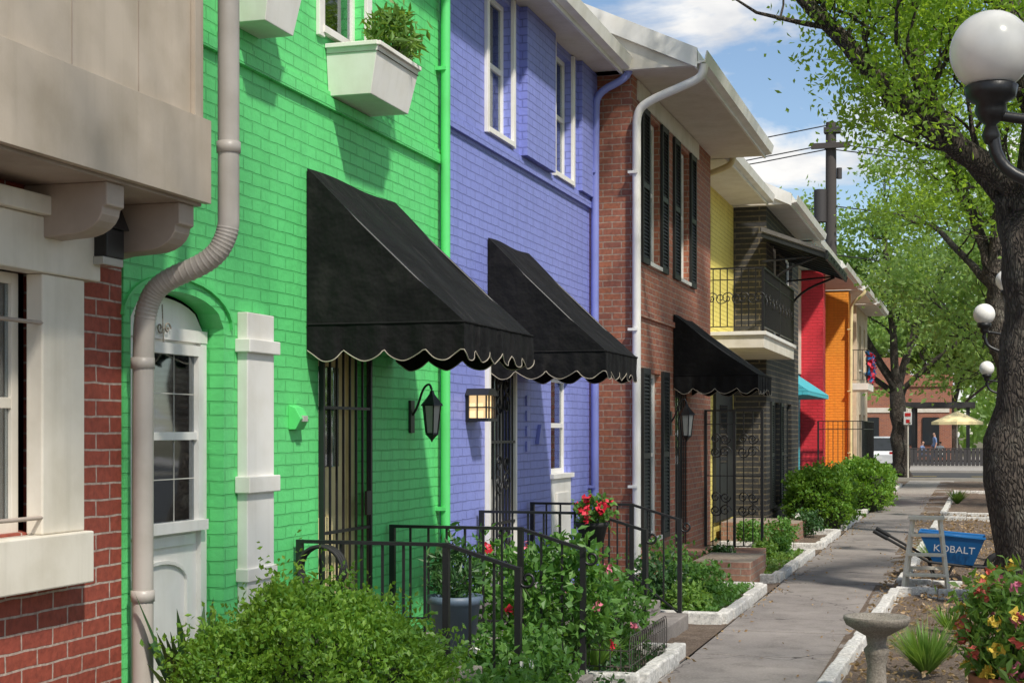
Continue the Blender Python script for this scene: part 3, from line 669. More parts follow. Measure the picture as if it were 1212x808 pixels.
for i in range(4):
    for s in (1,-1): mb.tube(spiral((-4.0+i*.25+.05*s,24.0,3.95),.1,1.4,'xz',s),.008,'iron',5)
for i in range(9):
    mb.tube(spiral((-3.12,24.3+i*.45,3.95),.11,1.4,'yz',1 if i%2 else -1),.008,'iron',5)
mb.build('balcony_railing',e)
# ------------------------------------------------------------------ CHARCOAL HOUSE
e=empty('charcoal_brick_house'); y0,y1=28.02,33.4; xd=-3.6
ops=[(29.0,30.0,3.5,5.4),(29.0,30.0,.4,2.4),(31.2,32.1,.3,2.4),(31.0,32.2,3.9,5.4)]
mb=MB(); wall(mb,xd,y0,y1,0,6.0,ops,'darkbrick'); mb.build('brick_wall',e); body(e,xd,y0,y1,'darkbrick',xi=-4.3)
roof(e,-3.15,xd,y0-.2,y1+.1,6.0)
for o in ops: window(e,xd,*o,k='shutter' if o[2]<1 else 'white')
mb=MB(); shutter(mb,xd+.002,28.55,28.95,.4,2.4); shutter(mb,xd+.002,30.05,30.45,.4,2.4); mb.build('shutters',e)
mb=MB()
mb.prism([(xd,5.5),(xd+1.15,5.05),(xd+1.15,5.0),(xd,5.42)],'y',27.3,31.6,'shingle')
for i in range(8):
    y=27.35+i*.6; mb.bar((xd,y,5.36),(xd+1.18,y,4.93),.05,.08,'shutter')
mb.box(xd+1.13,xd+1.17,27.3,31.6,4.88,5.04,'shutter')
for y in (27.5,31.3): mb.tube(smoothpath([(xd,y,4.3),(xd+.3,y,4.7),(xd+.95,y,4.95)]),.025,'iron',6); mb.tube([(xd,y,4.9),(xd+.95,y,4.97)],.02,'iron',6)
mb.build('shed_canopy',e)
# ------------------------------------------------------------------ FAR HOUSES
def farhouse(name,x,y0,y1,k,xe=-2.98,ze=6.0,ops=(),gable=True):
    e=empty(name); mb=MB(); wall(mb,x,y0,y1,0,ze,list(ops),k); mb.build('brick_wall',e); body(e,x,y0,y1,k,xi=min(-4.3,x-.55))
    roof(e,xe,x,y0-.2,y1-.25,ze,gable=gable)
    for o in ops: window(e,x,*o)
    return e
e=farhouse('teal_brick_house',-4.2,33.42,39.4,'teal',xe=-3.3,ops=[(35,35.9,3.9,5.4),(37.2,38.1,3.9,5.4),(37,38,.4,2.4),(34.5,35.4,.3,2.4)])
mb=MB()
for (a,b) in ((33.43,34.95),(35.95,37.15),(38.15,39.39)): mb.box(-4.199,-4.17,a,b,3.3,5.95,'cream')
mb.build('upper_siding',e)
mb=MB(); mb.prism([(-4.19,3.25),(-3.45,2.75),(-3.45,2.65),(-4.19,2.65)],'y',34,39,'teal'); mb.build('porch_canopy',e)
e=farhouse('red_brick_town_house',-4.2,39.5,45.4,'red',xe=-3.15,ops=[(41,41.9,3.9,5.4),(43.2,44.1,3.9,5.4),(43,44,.4,2.4),(41,41.9,.3,2.4)])
mb=MB(); mb.box(-4.19,-3.62,39.36,40.0,0,5.94,'red'); mb.build('projecting_pier',e)
e=farhouse('orange_brick_house',-4.2,45.6,50.6,'orange',xe=-3.05,ops=[(47,47.9,3.9,5.4),(49,49.8,3.9,5.4),(47,48,.4,2.4)])
mb=MB(); mb.box(-4.19,-3.45,45.46,46.3,0,5.94,'orange'); mb.build('projecting_pier',e)
mb=MB(); mb.box(-4.19,-3.0,47,49.8,3.1,3.3,'white'); rail(mb,[(-4.1,47.02,4.3),(-3.02,47.02,4.3),(-3.02,49.7,4.3)],[3.3]*3); mb.build('balcony',e)
mb=MB(); P=np.stack([rng.uniform(-3.02,-2.94,200),rng.uniform(47,49.6,200),rng.uniform(3.4,4.2,200)],1); mb.leaves(P[:100],.22,.16,'petalr'); mb.leaves(P[100:],.22,.16,'blue'); mb.build('balcony_bunting',e)
e=farhouse('beige_stucco_house',-3.6,50.8,56.2,'beigewall',ops=[(52,53,3.9,5.4),(54.2,55.1,3.9,5.4),(52,53,.4,2.4),(54,55,.3,2.4)])
downspout(None,[(-2.95,45.2,5.95),(-3.0,45.2,5.8),(-3.3,45.3,5.6),(-3.38,45.35,5.4),(-3.38,45.35,.2)],.05,'yellowp',name='downspout')
mb=MB(); yf=22.1
rail(mb,[(-3.72,yf,2.15),(-3.3,yf,2.15),(-2.9,yf,2.15)],[.08]*3,sp=.1); mb.bar((-3.72,yf,1.2),(-2.9,yf,1.2),.03,.014,'iron'); mb.bar((-3.72,yf,1.95),(-2.9,yf,1.95),.03,.014,'iron')
for x in (-3.5,-3.1):
    for z in (.7,1.55):
        for s in (1,-1): mb.tube(spiral((x+.07*s,yf-.02,z),.09,1.5,'xz',s),.01,'iron',5); mb.tube(spiral((x+.07*s,yf-.02,z+.19),.08,1.5,'xz',-s),.01,'iron',5)
mb.build('iron_gate')
mb=MB(); rail(mb,[(-3.7,38.9,2.1),(-2.6,38.9,2.1),(-2.6,43,2.1)],[.05]*3,sp=.12); mb.bar((-2.6,38.9,1.9),(-2.6,43,1.9),.03,.02,'iron'); mb.bar((-3.7,38.9,1.9),(-2.6,38.9,1.9),.03,.02,'iron'); mb.build('iron_fence')
# ------------------------------------------------------------------ stoops
def stoop(y0,y1,z=.36):
    mb=MB(); mb.box(-4.19,-3.12,y0,y1,-.05,z,'concrete'); mb.box(-3.12,-2.85,y0+.1,y1-.1,-.05,z*.66,'concrete'); mb.box(-2.85,-2.58,y0+.1,y1-.1,-.05,z*.33,'concrete'); mb.build('concrete_stoop',None,.012)
stoop(8.98,10.66); stoop(12.78,14.45)
for ya,yb in ((9.0,10.64),(12.8,14.43)):
    mb=MB()
    for y in (ya,yb):
        rail(mb,[(-4.15,y,1.14),(-3.15,y,1.14),(-2.68,y,1.0)],[.36,.36,.0],sp=.13)
        mb.tube(spiral((-2.62,y,.94),.06,1.2,'xz',1,a0=math.pi),.01,'iron',5)
    mb.build('stoop_railing')
mb=MB(); mb.box(-3.74,-2.7,19.6,21.0,-.05,.25,'brownstep'); mb.box(-3.2,-2.5,18.0,19.4,-.05,.3,'brownstep'); mb.box(-4.1,-2.8,25.9,27.3,-.05,.3,'brownstep'); mb.build('brick_steps',None,.01)
mb=MB()
for i in range(7): mb.tube([(-3.95+.15*math.cos(t)*(1+.04*math.sin(i*2.1)),8.93-.012*i,.98+.14*math.sin(t)) for t in [2*math.pi*j/22 for j in range(23)]],.013,'rubber',6)
mb.build('garden_hose')
mb=MB(); mb.lathe((-3.35,9.75,.36),[(.001,0),(.13,0),(.17,.32),(.19,.33),(.19,.38),(.165,.38),(.15,.33),(.001,.33)],'pot',20); mb.build('planter_pot')
mb=MB(); mb.lathe((-3.12,12.70,.86),[(.001,0),(.09,0),(.13,.17),(.145,.18),(.145,.21),(.12,.21),(.001,.18)],'rubber',20); mb.build('hanging_pot')
plant('red_geranium',(-3.12,12.70,1.16),.17,.17,.15,'rose',420,.06,.045,8,[('petalr',22,.055)])
mb=MB(); mb.box(-3.08,-2.78,8.2,8.6,.40,.46,'stone'); mb.box(-3.04,-2.82,8.25,8.32,-.02,.40,'stone'); mb.box(-3.04,-2.82,8.48,8.55,-.02,.40,'stone')
mb.build('stone_bench',None,.012)
# ------------------------------------------------------------------ bushes
def bush(name,c,rx,ry,rz,n,L_,W_,k='box',squareness=1.0,flowers=None):
    mb=MB(); c=np.array(c,float)
    def rad(d):
        base=1/(np.sum(np.abs(d)**(2*squareness),1)**(1/(2*squareness)))
        w=1+.09*np.sin(d[:,0]*7+c[0]*3)*np.cos(d[:,1]*6+1)+.07*np.sin(d[:,2]*9+d[:,0]*5)+.05*np.sin(d[:,1]*15+d[:,2]*13)
        return base*w
    U=[];m,nn=14,22
    for i in range(m+1):
        for j in range(nn):
            a=math.pi*i/m; b=2*math.pi*j/nn; U.append((math.sin(a)*math.cos(b),math.sin(a)*math.sin(b),math.cos(a)))
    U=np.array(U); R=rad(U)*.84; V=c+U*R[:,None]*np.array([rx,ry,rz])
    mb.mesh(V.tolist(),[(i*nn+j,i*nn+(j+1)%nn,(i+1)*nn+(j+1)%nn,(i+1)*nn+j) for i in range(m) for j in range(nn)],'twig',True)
    d=rng.normal(size=(n,3)); d[:,2]=np.where(d[:,2]<-.6,-d[:,2],d[:,2]); d/=np.linalg.norm(d,axis=1)[:,None]
    r=rad(d)*rng.uniform(.84,1.05,n)
    P=c+d*r[:,None]*np.array([rx,ry,rz]); P=P[P[:,2]>0.01]
    d2=(P-c)/np.array([rx,ry,rz]); d2/=np.linalg.norm(d2,axis=1)[:,None]
    mb.leaves(P,L_,W_,k,up=.25,dirs=d2*.7+rng.normal(size=(len(P),3))*.5)
    m=n//38
    for i in range(m):
        q=P[rng.integers(len(P))]; dirn=(q-c)/np.linalg.norm(q-c)+rng.normal(size=3)*.25; t=np.linspace(-.02,.13*rx/.6,12)[:,None]
        mb.leaves(q+dirn*t+rng.normal(size=(12,3))*.014*(rx/.6),L_,W_,k,up=.5)
    return mb.build(name)
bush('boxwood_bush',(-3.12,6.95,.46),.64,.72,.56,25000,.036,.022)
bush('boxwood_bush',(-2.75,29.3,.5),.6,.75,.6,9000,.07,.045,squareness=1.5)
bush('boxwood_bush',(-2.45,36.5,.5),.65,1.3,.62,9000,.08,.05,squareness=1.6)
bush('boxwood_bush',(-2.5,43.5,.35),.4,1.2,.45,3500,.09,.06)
def strappy(name,c,n,h,w,k,spread=.5,seg=5):
    mb=MB()
    for i in range(n):
        a=random.uniform(0,2*math.pi); l=h*random.uniform(.6,1.1); sp=spread*random.uniform(.2,1.0); droop=random.uniform(0,.5)
        side=Vector((-math.sin(a),math.cos(a),0)); pp=None
        for j in range(seg+1):
            t=j/seg; r=sp*t*l+.03; z=l*(t-droop*t*t*sp)
            p=Vector((c[0]+r*math.cos(a),c[1]+r*math.sin(a),c[2]+z)); ww=w*(1-t**2.2)*(.5+.5*min(1,t*3))
            cur=(p-side*ww/2,p+side*ww/2)
            if pp: mb.face([pp[0],pp[1],cur[1],cur[0]],k,True)
            pp=cur
    return mb.build(name)
strappy('agave_plant',(-3.78,6.95,.35),24,.65,.09,'dark',.7)
strappy('liriope_grass',(-.33,11.9,.02),420,.42,.012,'grassb',1.0)
strappy('liriope_grass',(-.2,14.6,.02),120,.25,.012,'grassb',1.1)
strappy('liriope_grass',(-.55,22.6,.02),120,.3,.014,'grassb',1.1)
strappy('liriope_grass',(-.35,40,.02),150,.4,.03,'grassb',1.1)
strappy('liriope_grass',(-2.75,11.3,.02),90,.35,.02,'grassb',.9)
plant('rose_shrub',(-2.9,10.9,.60),.42,.34,.50,'rose',1700,.085,.05,26,[('petalr',2,.06),('petalp',3,.05)],spread=.3)
plant('leafy_shrub',(-2.75,9.2,.32),.34,.42,.30,'rose',2200,.07,.045,16,[('petalw',5,.05),('petalr',2,.05)])
plant('leafy_shrub',(-2.6,8.2,.26),.28,.35,.26,'rose',1500,.06,.035,10,[('petalw',2,.04)])
plant('flowering_shrub',(-2.85,12.1,.36),.35,.3,.32,'rose',1300,.07,.04,16,[('petalp',3,.05)])
plant('leafy_shrub',(-3.5,11.6,.5),.35,.4,.4,'rose',1000,.09,.05,16)
plant('wall_climber',(-3.85,11.45,.8),.2,.25,.34,'rose',380,.08,.045,14,[('petalr',2,.05)])
plant('potted_shrub',(-3.35,9.75,.93),.18,.18,.2,'dark',350,.1,.03,8)
for (x,y,s,k) in ((-3.1,15.4,.32,'dark'),(-2.75,16.4,.26,'rose'),(-3.3,16.8,.4,'rose'),(-2.7,15.0,.2,'grassb'),(-3.1,19.6,.22,'dark'),(-2.7,22.4,.2,'rose'),(-2.8,21.6,.18,'grassb'),(-3,25.2,.26,'rose'),(-2.8,27,.28,'dark'),(-2.8,32,.35,'rose'),(-3.4,24.6,.25,'rose')):
    plant('bedding_plant',(x,y,s*.8),s,s*1.1,s*.8,k,900,.07,.04,8,[('petalw',3,.05)] if k=='dark' else None)
bed('ground_cover',-3.8,-2.4,14.85,17.6,.03,'soil',.04)
mb=MB(); n=4000; P=np.stack([rng.uniform(-3.9,-2.4,n),rng.uniform(14.8,17.6,n),rng.uniform(.02,.12,n)],1); mb.leaves(P,.06,.04,'rose',up=.3); n=3500; P=np.stack([rng.uniform(-3.9,-2.4,n),rng.uniform(19,23,n),rng.uniform(.02,.1,n)],1);P=P[(P[:,1]>21)|(P[:,0]>-2.65)]; mb.leaves(P,.06,.04,'grassb',up=.3); n=3500; P=np.stack([rng.uniform(-3.9,-2.4,n),rng.uniform(7.2,12.4,n),rng.uniform(.0,.1,n)],1); mb.leaves(P,.06,.04,'dark',up=.3); mb.build('ground_cover_leaves')
mb=MB()
def hoops(a,b,h=.3,w=.16):
    a=Vector(a);b=Vector(b);Ln=(b-a).length;d=(b-a)/Ln;n=int(Ln/(w/2))
    for i in range(n-1):
        c=a+d*(w/2*(i+1)); mb.tube([c-d*w/2+Vector((0,0,.0)),c-d*w/2+Vector((0,0,h*.7))]+[c+d*(-w/2*math.cos(t))+Vector((0,0,h*.7+h*.3*math.sin(t))) for t in [math.pi*j/8 for j in range(1,8)]]+[c+d*w/2+Vector((0,0,h*.7)),c+d*w/2],.004,'woodpole',4)
    for z in (.08,.2): mb.tube([a+Vector((0,0,z)),b+Vector((0,0,z))],.004,'woodpole',4)
hoops((-2.42,11.0,.03),(-2.42,12.45,.03)); hoops((-3.2,10.98,.03),(-2.42,10.98,.03)); mb.build('wire_edging')
# ------------------------------------------------------------------ right side objects
mb=MB(); c=(-.60,10.3,0)
mb.lathe(c,[(.001,-.02),(.17,-.02),(.17,.05),(.13,.08),(.09,.12),(.065,.2),(.06,.3),(.075,.38),(.085,.41),(.06,.44),(.07,.5),(.14,.54),(.2,.575),(.215,.61),(.215,.63),(.195,.63),(.17,.605),(.08,.58),(.001,.575)],'stone',36)
mb.build('bird_bath')
mb=MB(); c=(.20,9.25,0); mb.lathe(c,[(.001,0),(.16,0),(.2,.36),(.22,.37),(.22,.44),(.19,.44),(.18,.38),(.001,.38)],'terra',28); mb.build('terracotta_pot')
plant('croton_plant',(.22,9.25,.72),.27,.27,.32,'grassb',1500,.085,.04,14,[('petaly',30,.055),('petalo',28,.055),('petalp',34,.05)])
mb=MB(); x,y=-.50,18.2
for s in (-1,1):
    mb.bar((x+s*.25,y-.30,.0),(x+s*.15,y,.84),.04,.07,'ladder'); mb.bar((x+s*.23,y+.32,.0),(x+s*.15,y+.02,.83),.03,.05,'ladder')
for i,t in enumerate((.25,.52,.78)):
    w=.25-.10*t; mb.box(x-w,x+w,y-.30+.30*t-.08,y-.30+.30*t+.06,.84*t-.016,.84*t+.016,'ladder')
mb.box(x-.20,x+.20,y-.10,y+.11,.83,.87,'ladder'); mb.bar((x-.2,y+.24,.25),(x+.2,y+.24,.25),.02,.04,'ladder')
for s in (-1,1): mb.bar((x+s*.19,y-.15,.42),(x+s*.19,y+.17,.42),.008,.015,'iron')
mb.build('step_ladder',None,.004)
e=empty('wheelbarrow'); cx,cy=-.20,19.7
mb=MB()
top=[(-.42,-.33,.60),(.36,-.30,.54),(.36,.30,.54),(-.42,.33,.60)]; bot=[(-.26,-.2,.24),(.22,-.17,.20),(.22,.17,.20),(-.26,.2,.24)]
T=[(cx+a,cy+b,c) for a,b,c in top];B=[(cx+a,cy+b,c) for a,b,c in bot]
mb.face(B[::-1],'blue')
for i in range(4): j=(i+1)%4; mb.face([B[i],B[j],T[j],T[i]],'blue')
mb.tube(T+[T[0]],.014,'blue',8); o=mb.build('tray',e)
md=o.modifiers.new('s','SOLIDIFY'); md.thickness=.006
mb=MB()
for s in (-1,1):
    mb.tube([(cx+.52,cy+s*.05,.17),(cx+.2,cy+s*.14,.18),(cx-.3,cy+s*.24,.235),(cx-.95,cy+s*.29,.60)],.017,'rubber',8)
    mb.tube([(cx-.80,cy+s*.28,.515),(cx-.97,cy+s*.292,.61)],.024,'rubber',8)
    mb.tube(smoothpath([(cx+.0,cy+s*.18,.22),(cx-.1,cy+s*.2,.02),(cx-.25,cy+s*.2,.02),(cx-.32,cy+s*.22,.25)]),.012,'rubber',8)
mb.build('frame',e)
mb=MB()
mb.tube([(cx+.52+.135*math.cos(t),cy,.18+.135*math.sin(t)) for t in [2*math.pi*j/28 for j in range(29)]],.045,'rubber',10)
for j in range(6): a=math.pi*j/3; mb.bar((cx+.52,cy,.18),(cx+.52+.11*math.cos(a),cy,.18+.11*math.sin(a)),.02,.02,'ladder')
mb.tube([(cx+.52,cy-.07,.18),(cx+.52,cy+.07,.18)],.015,'iron'); mb.build('wheel',e)
cu=bpy.data.curves.new('tray_label','FONT'); cu.body='KOBALT'; cu.size=.13; cu.extrude=.001; cu.align_x='CENTER'
cu.materials.append(M['signw']); o=bpy.data.objects.new('tray_label',cu); COL.objects.link(o); o.parent=e
o.rotation_euler=(math.radians(90+20.5),math.radians(4),math.radians(2)); o.location=(cx-.01,cy-.262,.36)
def lamppost(x,y,zt=3.72,arm=.24,r=.152,rot=0,sides=(-1,1)):
    mb=MB()
    mb.lathe((x,y,0),[(.001,0),(.17,0),(.17,.08),(.12,.14),(.1,.4),(.075,.5),(.06,.6),(.045,.9),(.04,2.6),(.055,2.62),(.055,2.68),(.035,2.72),(.03,zt-.28),(.05,zt-.25),(.075,zt-.2),(.085,zt-.14),(.07,zt-.12)],'iron',16)
    mb.sphere((x,y,zt+.02),r,'globe',32,18)
    for s in sides:
        dx,dy=(s*arm*math.cos(rot),s*arm*math.sin(rot)); zg=zt-.45
        mb.sphere((x+dx,y+dy,zg),r,'globe',32,18)
        mb.lathe((x+dx,y+dy,zg),[(.001,-.36),(.022,-.35),(.035,-.32),(.02,-.28),(.045,-.26),(.06,-.23),(.055,-.20),(.09,-.18),(.10,-.135),(.085,-.125),(.001,-.12)],'iron',18)
        mb.tube(smoothpath([(x,y,zg-.55),(x+dx*.4,y+dy*.4,zg-.52),(x+dx*.9,y+dy*.9,zg-.44),(x+dx,y+dy,zg-.29)]),.024,'iron',8)
        mb.tube([(x,y,zg-.3),(x+dx,y+dy,zg-.24)],.02,'iron',8)
    mb.build('street_lamp')
lamppost(.36,6.05,3.74,.29); lamppost(.47,22.5,3.95,.30,.15); lamppost(.66,33,3.6,.36,.15)
# ------------------------------------------------------------------ trees
def tree(name,limbs,seed,depth=3,leaf='leafA',LL=.085,LW=.045,per=70,csz=.38,blen=1.1,spawn=5,up=.25,minz=None,start=.35,keep=None):
    R=random.Random(seed); mb=MB(); tips=[]
    def grow(p,d,Ln,r,dep):
        pts=[p];q=p.copy();dd=d.normalized();n=4
        for i in range(n):
            dd=(dd+Vector((R.gauss(0,.22),R.gauss(0,.22),R.gauss(.04,.18)))).normalized(); q=q+dd*Ln/n; pts.append(q.copy())
        if keep is None or (keep(pts[-1]) and keep(pts[2])):
            mb.tube(pts,[r*(1-.65*i/n) for i in range(n+1)],'bark',6 if r>.03 else 4,cap=False)
        if dep==0: tips.append(q); tips.append(pts[2]); return
        for i in range(2 if dep<2 else 3):
            t=R.choice([2,3,4,4]); nd=(dd+Vector((R.gauss(0,.75),R.gauss(0,.75),R.gauss(up,.45)))).normalized()
            grow(pts[t],nd,Ln*R.uniform(.6,.85),r*.45,dep-1)
    for pts,r0,r1,sp in limbs:
        P=smoothpath(pts,2); n=len(P)
        rs=[r0+(r1-r0)*i/(n-1) for i in range(n)]
        jit=[Vector((R.gauss(0,r1*.25),R.gauss(0,r1*.25),0)) if 0<i<n-1 else Vector() for i in range(n)]
        mb.tube([a+b for a,b in zip(P,jit)],rs,'bark',14 if r0>.15 else 8,cap=False)
        for i in range(sp):
            t=R.uniform(start,1); k=min(n-1,int(t*(n-1))); base=P[k]; ld=(P[min(k+1,n-1)]-P[max(0,k-1)]).normalized()
            nd=(ld*.6+Vector((R.gauss(0,.7),R.gauss(0,.7),R.gauss(up,.5)))).normalized()
            grow(base,nd,blen*R.uniform(.7,1.2),max(.012,rs[k]*.4),depth-1)
        if sp: grow(P[-1],(P[-1]-P[-2]).normalized(),blen,r1*.9,depth-1)
    if keep is not None: tips=[t for t in tips if keep(t)]
    T=np.array([tuple(t) for t in tips])
    k=rng.uniform(.5,1.3,len(T)); 
    C=np.repeat(T,per,0)+rng.normal(size=(len(T)*per,3))*np.repeat(k,per)[:,None]*csz*np.array([.6,.6,.42])
    if minz is not None: C=C[C[:,2]>minz]
    mb.leaves(C,LL,LW,leaf)
    print(name,'tips',len(T),'leaves',len(C))
    return mb.build(name)
tree('oak_tree',[
 ([(.53,17,-.05),(.53,17,.25),(.58,17,1.5),(.63,17,3.0),(.68,17.05,4.3)],.42,.30,0),
 ([(.66,17.05,4.2),(.35,16.9,4.55),(-.35,16.6,4.95),(-.9,16.4,5.5),(-1.5,16.2,6.15),(-2.1,16,6.9)],.17,.05,15),
 ([(.66,17.05,4.0),(.1,17.3,4.65),(-.3,17.9,5.3),(-.6,18.6,6.2),(-.9,19,7.2)],.14,.05,10),
 ([(.66,17.05,4.2),(.7,17.1,5.4),(.3,17.0,6.6),(-.2,16.8,7.8)],.24,.07,9),
 ([(.66,17.05,4.2),(1.2,17.3,5.2),(2.2,17.6,6.3),(3.4,17.8,7.2)],.2,.06,4),
 ([(.6,17,4.3),(.9,15.8,5.3),(.7,14.4,6.4),(.4,13,7.0)],.16,.05,4),
],3,depth=3,per=56,csz=.42,blen=1.0,keep=lambda t:(t.z>4.7+max(0,-1.0-t.x)*.85) and t.x>-2.8)
tree('oak_tree',[
 ([(.75,27,-.05),(.7,27,1.5),(.55,27,3.2),(.35,27,4.6)],.24,.18,0),
 ([(.35,27,4.5),(.0,27.2,5.6),(-.5,27.4,6.8)],.12,.05,6),
 ([(.35,27,4.5),(.5,26.8,6.2),(.3,26.5,8)],.14,.05,6),
 ([(.35,27,4.5),(1.2,27.3,5.8),(2.3,28,6.9)],.13,.05,4),
 ([(.4,27,4.2),(-.2,28,5.0),(-.6,29.2,5.6)],.08,.04,4)],8,depth=3,per=40,LL=.11,LW=.06,csz=.5,blen=1.1,keep=lambda t:t.x>-1.7)
tree('oak_tree',[  # unseen tree out of frame, added to shade the near walk and facades
 ([(3.2,2.5,-.05),(3.2,2.5,2.0),(3.1,2.5,4.5)],.3,.22,0),
 ([(3.1,2.5,4.4),(1.8,3.2,6.2),(.3,4,7.8)],.15,.05,5),
 ([(3.1,2.5,4.4),(3.2,4.2,6.2),(2.8,6.4,7.6)],.15,.05,5),
 ([(3.1,2.5,4.4),(4.2,3.5,6.4),(5.1,5,7.8)],.15,.05,5),
 ],12,depth=3,per=30,LL=.14,LW=.08,csz=.6,blen=1.4,minz=5.2)
def bigtree(x,y,seed,h=9,s=1.0,per=30,LL=.28,lean=(-.4,0),nb=1.0):
    lx,ly=lean; q=lambda n:max(2,int(n*nb))
    tree('elm_tree',[
     ([(x,y,-.05),(x+lx*.2,y,1.6*s),(x+lx*.5,y+ly*.5,3.2*s)],.34*s,.25*s,0),
     ([(x+lx*.5,y+ly*.5,3.1*s),(x+lx-1.2*s,y,5.4*s),(x+lx-2.0*s,y,7.6*s)],.17*s,.06*s,q(7)),
     ([(x+lx*.5,y+ly*.5,3.1*s),(x+lx+.9*s,y+.6,5.6*s),(x+lx+2.0*s,y+1,7.6*s)],.17*s,.06*s,q(7)),
     ([(x+lx*.5,y+ly*.5,3.1*s),(x+lx,y-.8,6*s),(x+lx-.2*s,y-1.2,8.6*s)],.17*s,.06*s,q(8)),
     ([(x+lx*.5,y+ly*.5,2.9*s),(x+lx+1.6*s,y-.8,4.2*s),(x+lx+3.0*s,y-1.2,5.2*s)],.12*s,.05*s,q(5)),
     ([(x+lx*.5,y+ly*.5,2.9*s),(x+lx-1.8*s,y+.8,4.4*s),(x+lx-2.9*s,y+1.2,5.4*s)],.12*s,.05*s,q(5))],
     seed,depth=3,leaf='leafB',per=per,LL=LL,LW=LL*.6,csz=.7*s,blen=1.45*s)
bigtree(-2.6,61.0,21,s=1.12,LL=.22)
bigtree(2.4,38,22,s=.85,LL=.17)
bigtree(3.0,50,23,s=1.0,LL=.2)
bigtree(-9,84,24,s=1.0,LL=.35,nb=.7)
bigtree(5,84,25,s=1.2,LL=.35,nb=.7)
bigtree(-1,100,26,s=1.0,per=26,LL=.4,nb=.7)
bigtree(-6,118,27,s=1.1,per=26,LL=.4,nb=.7)
mb=MB(); P=[]
for i in range(130):
    x=rng.uniform(-60,60); y=rng.uniform(125,150); z=rng.uniform(1,7.5); P.append(np.array([x,y,z])+rng.normal(size=(90,3))*np.array([2.2,2,1.5]))
P=np.concatenate(P); P=P[P[:,2]>0]; mb.leaves(P,.9,.6,'leafB'); 
mb.build('distant_trees')
mb=MB(); P=[]
for i in range(80):
    x=rng.uniform(32,38); y=rng.uniform(-15,60); z=rng.uniform(1,6); P.append(np.array([x,y,z])+rng.normal(size=(50,3))*np.array([1.5,2.2,1.5]))
P=np.concatenate(P); P=P[P[:,2]>0]; mb.leaves(P,.8,.5,'leafB'); mb.build('distant_trees')
# ------------------------------------------------------------------ background
e=empty('brick_restaurant')
mb=MB(); mb.box(-16,-1.2,97,108,0,4.6,'brownbrick'); mb.box(-16.1,-1.1,96.9,97.1,4.6,5.3,'brownbrick'); mb.box(-16,-1.3,96.95,97,3.0,3.3,'cream'); mb.box(-9,-4,97.05,107,5.3,6.4,'brownbrick')
for x in (-6,-4,-2.4): mb.box(x-.5,x+.5,96.92,96.96,1,2.7,'carg')
mb.build('walls',e)
mb=MB()
for x in (-3.2,-.2): mb.box(x-.1,x+.1,90,90.2,0,3.2,'fence'); mb.box(x-.1,x+.1,94,94.2,0,3.2,'fence')
mb.box(-3.6,.2,89.8,94.4,3.2,3.5,'fence'); mb.build('patio_pergola')
mb=MB()
for i in range(30):
    x=-5.2+i*.2; mb.box(x,x+.17,80,80.04,.1,.95+random.uniform(-.01,.01),'fence')
mb.box(-5.2,.8,80.04,80.1,.3,.4,'fence'); mb.box(-5.2,.8,80.04,80.1,.75,.85,'fence'); mb.box(-5.2,.8,79.98,80.12,.96,1.0,'fence'); mb.build('patio_fence')
mb=MB(); ux,uy=-.75,86
mb.tube([(ux,uy,.06),(ux,uy,2.9)],.03,'ladder'); 
rim=[(ux+1.35*math.cos(2*math.pi*j/8),uy+1.35*math.sin(2*math.pi*j/8),2.35) for j in range(8)]
for j in range(8):
    a,b=rim[j],rim[(j+1)%8]; mb.face([a,b,(ux,uy,2.95)],'umb'); mb.face([a,b,(b[0],b[1],2.2),(a[0],a[1],2.2)],'umb')
mb.build('patio_umbrella')
mb=MB(); mb.lathe((ux-.9,uy-1,.06),[(.001,0),(.25,0),(.25,.03),(.03,.05),(.03,.70),(.4,.71),(.4,.74),(.001,.74)],'fence',16); mb.build('patio_table')
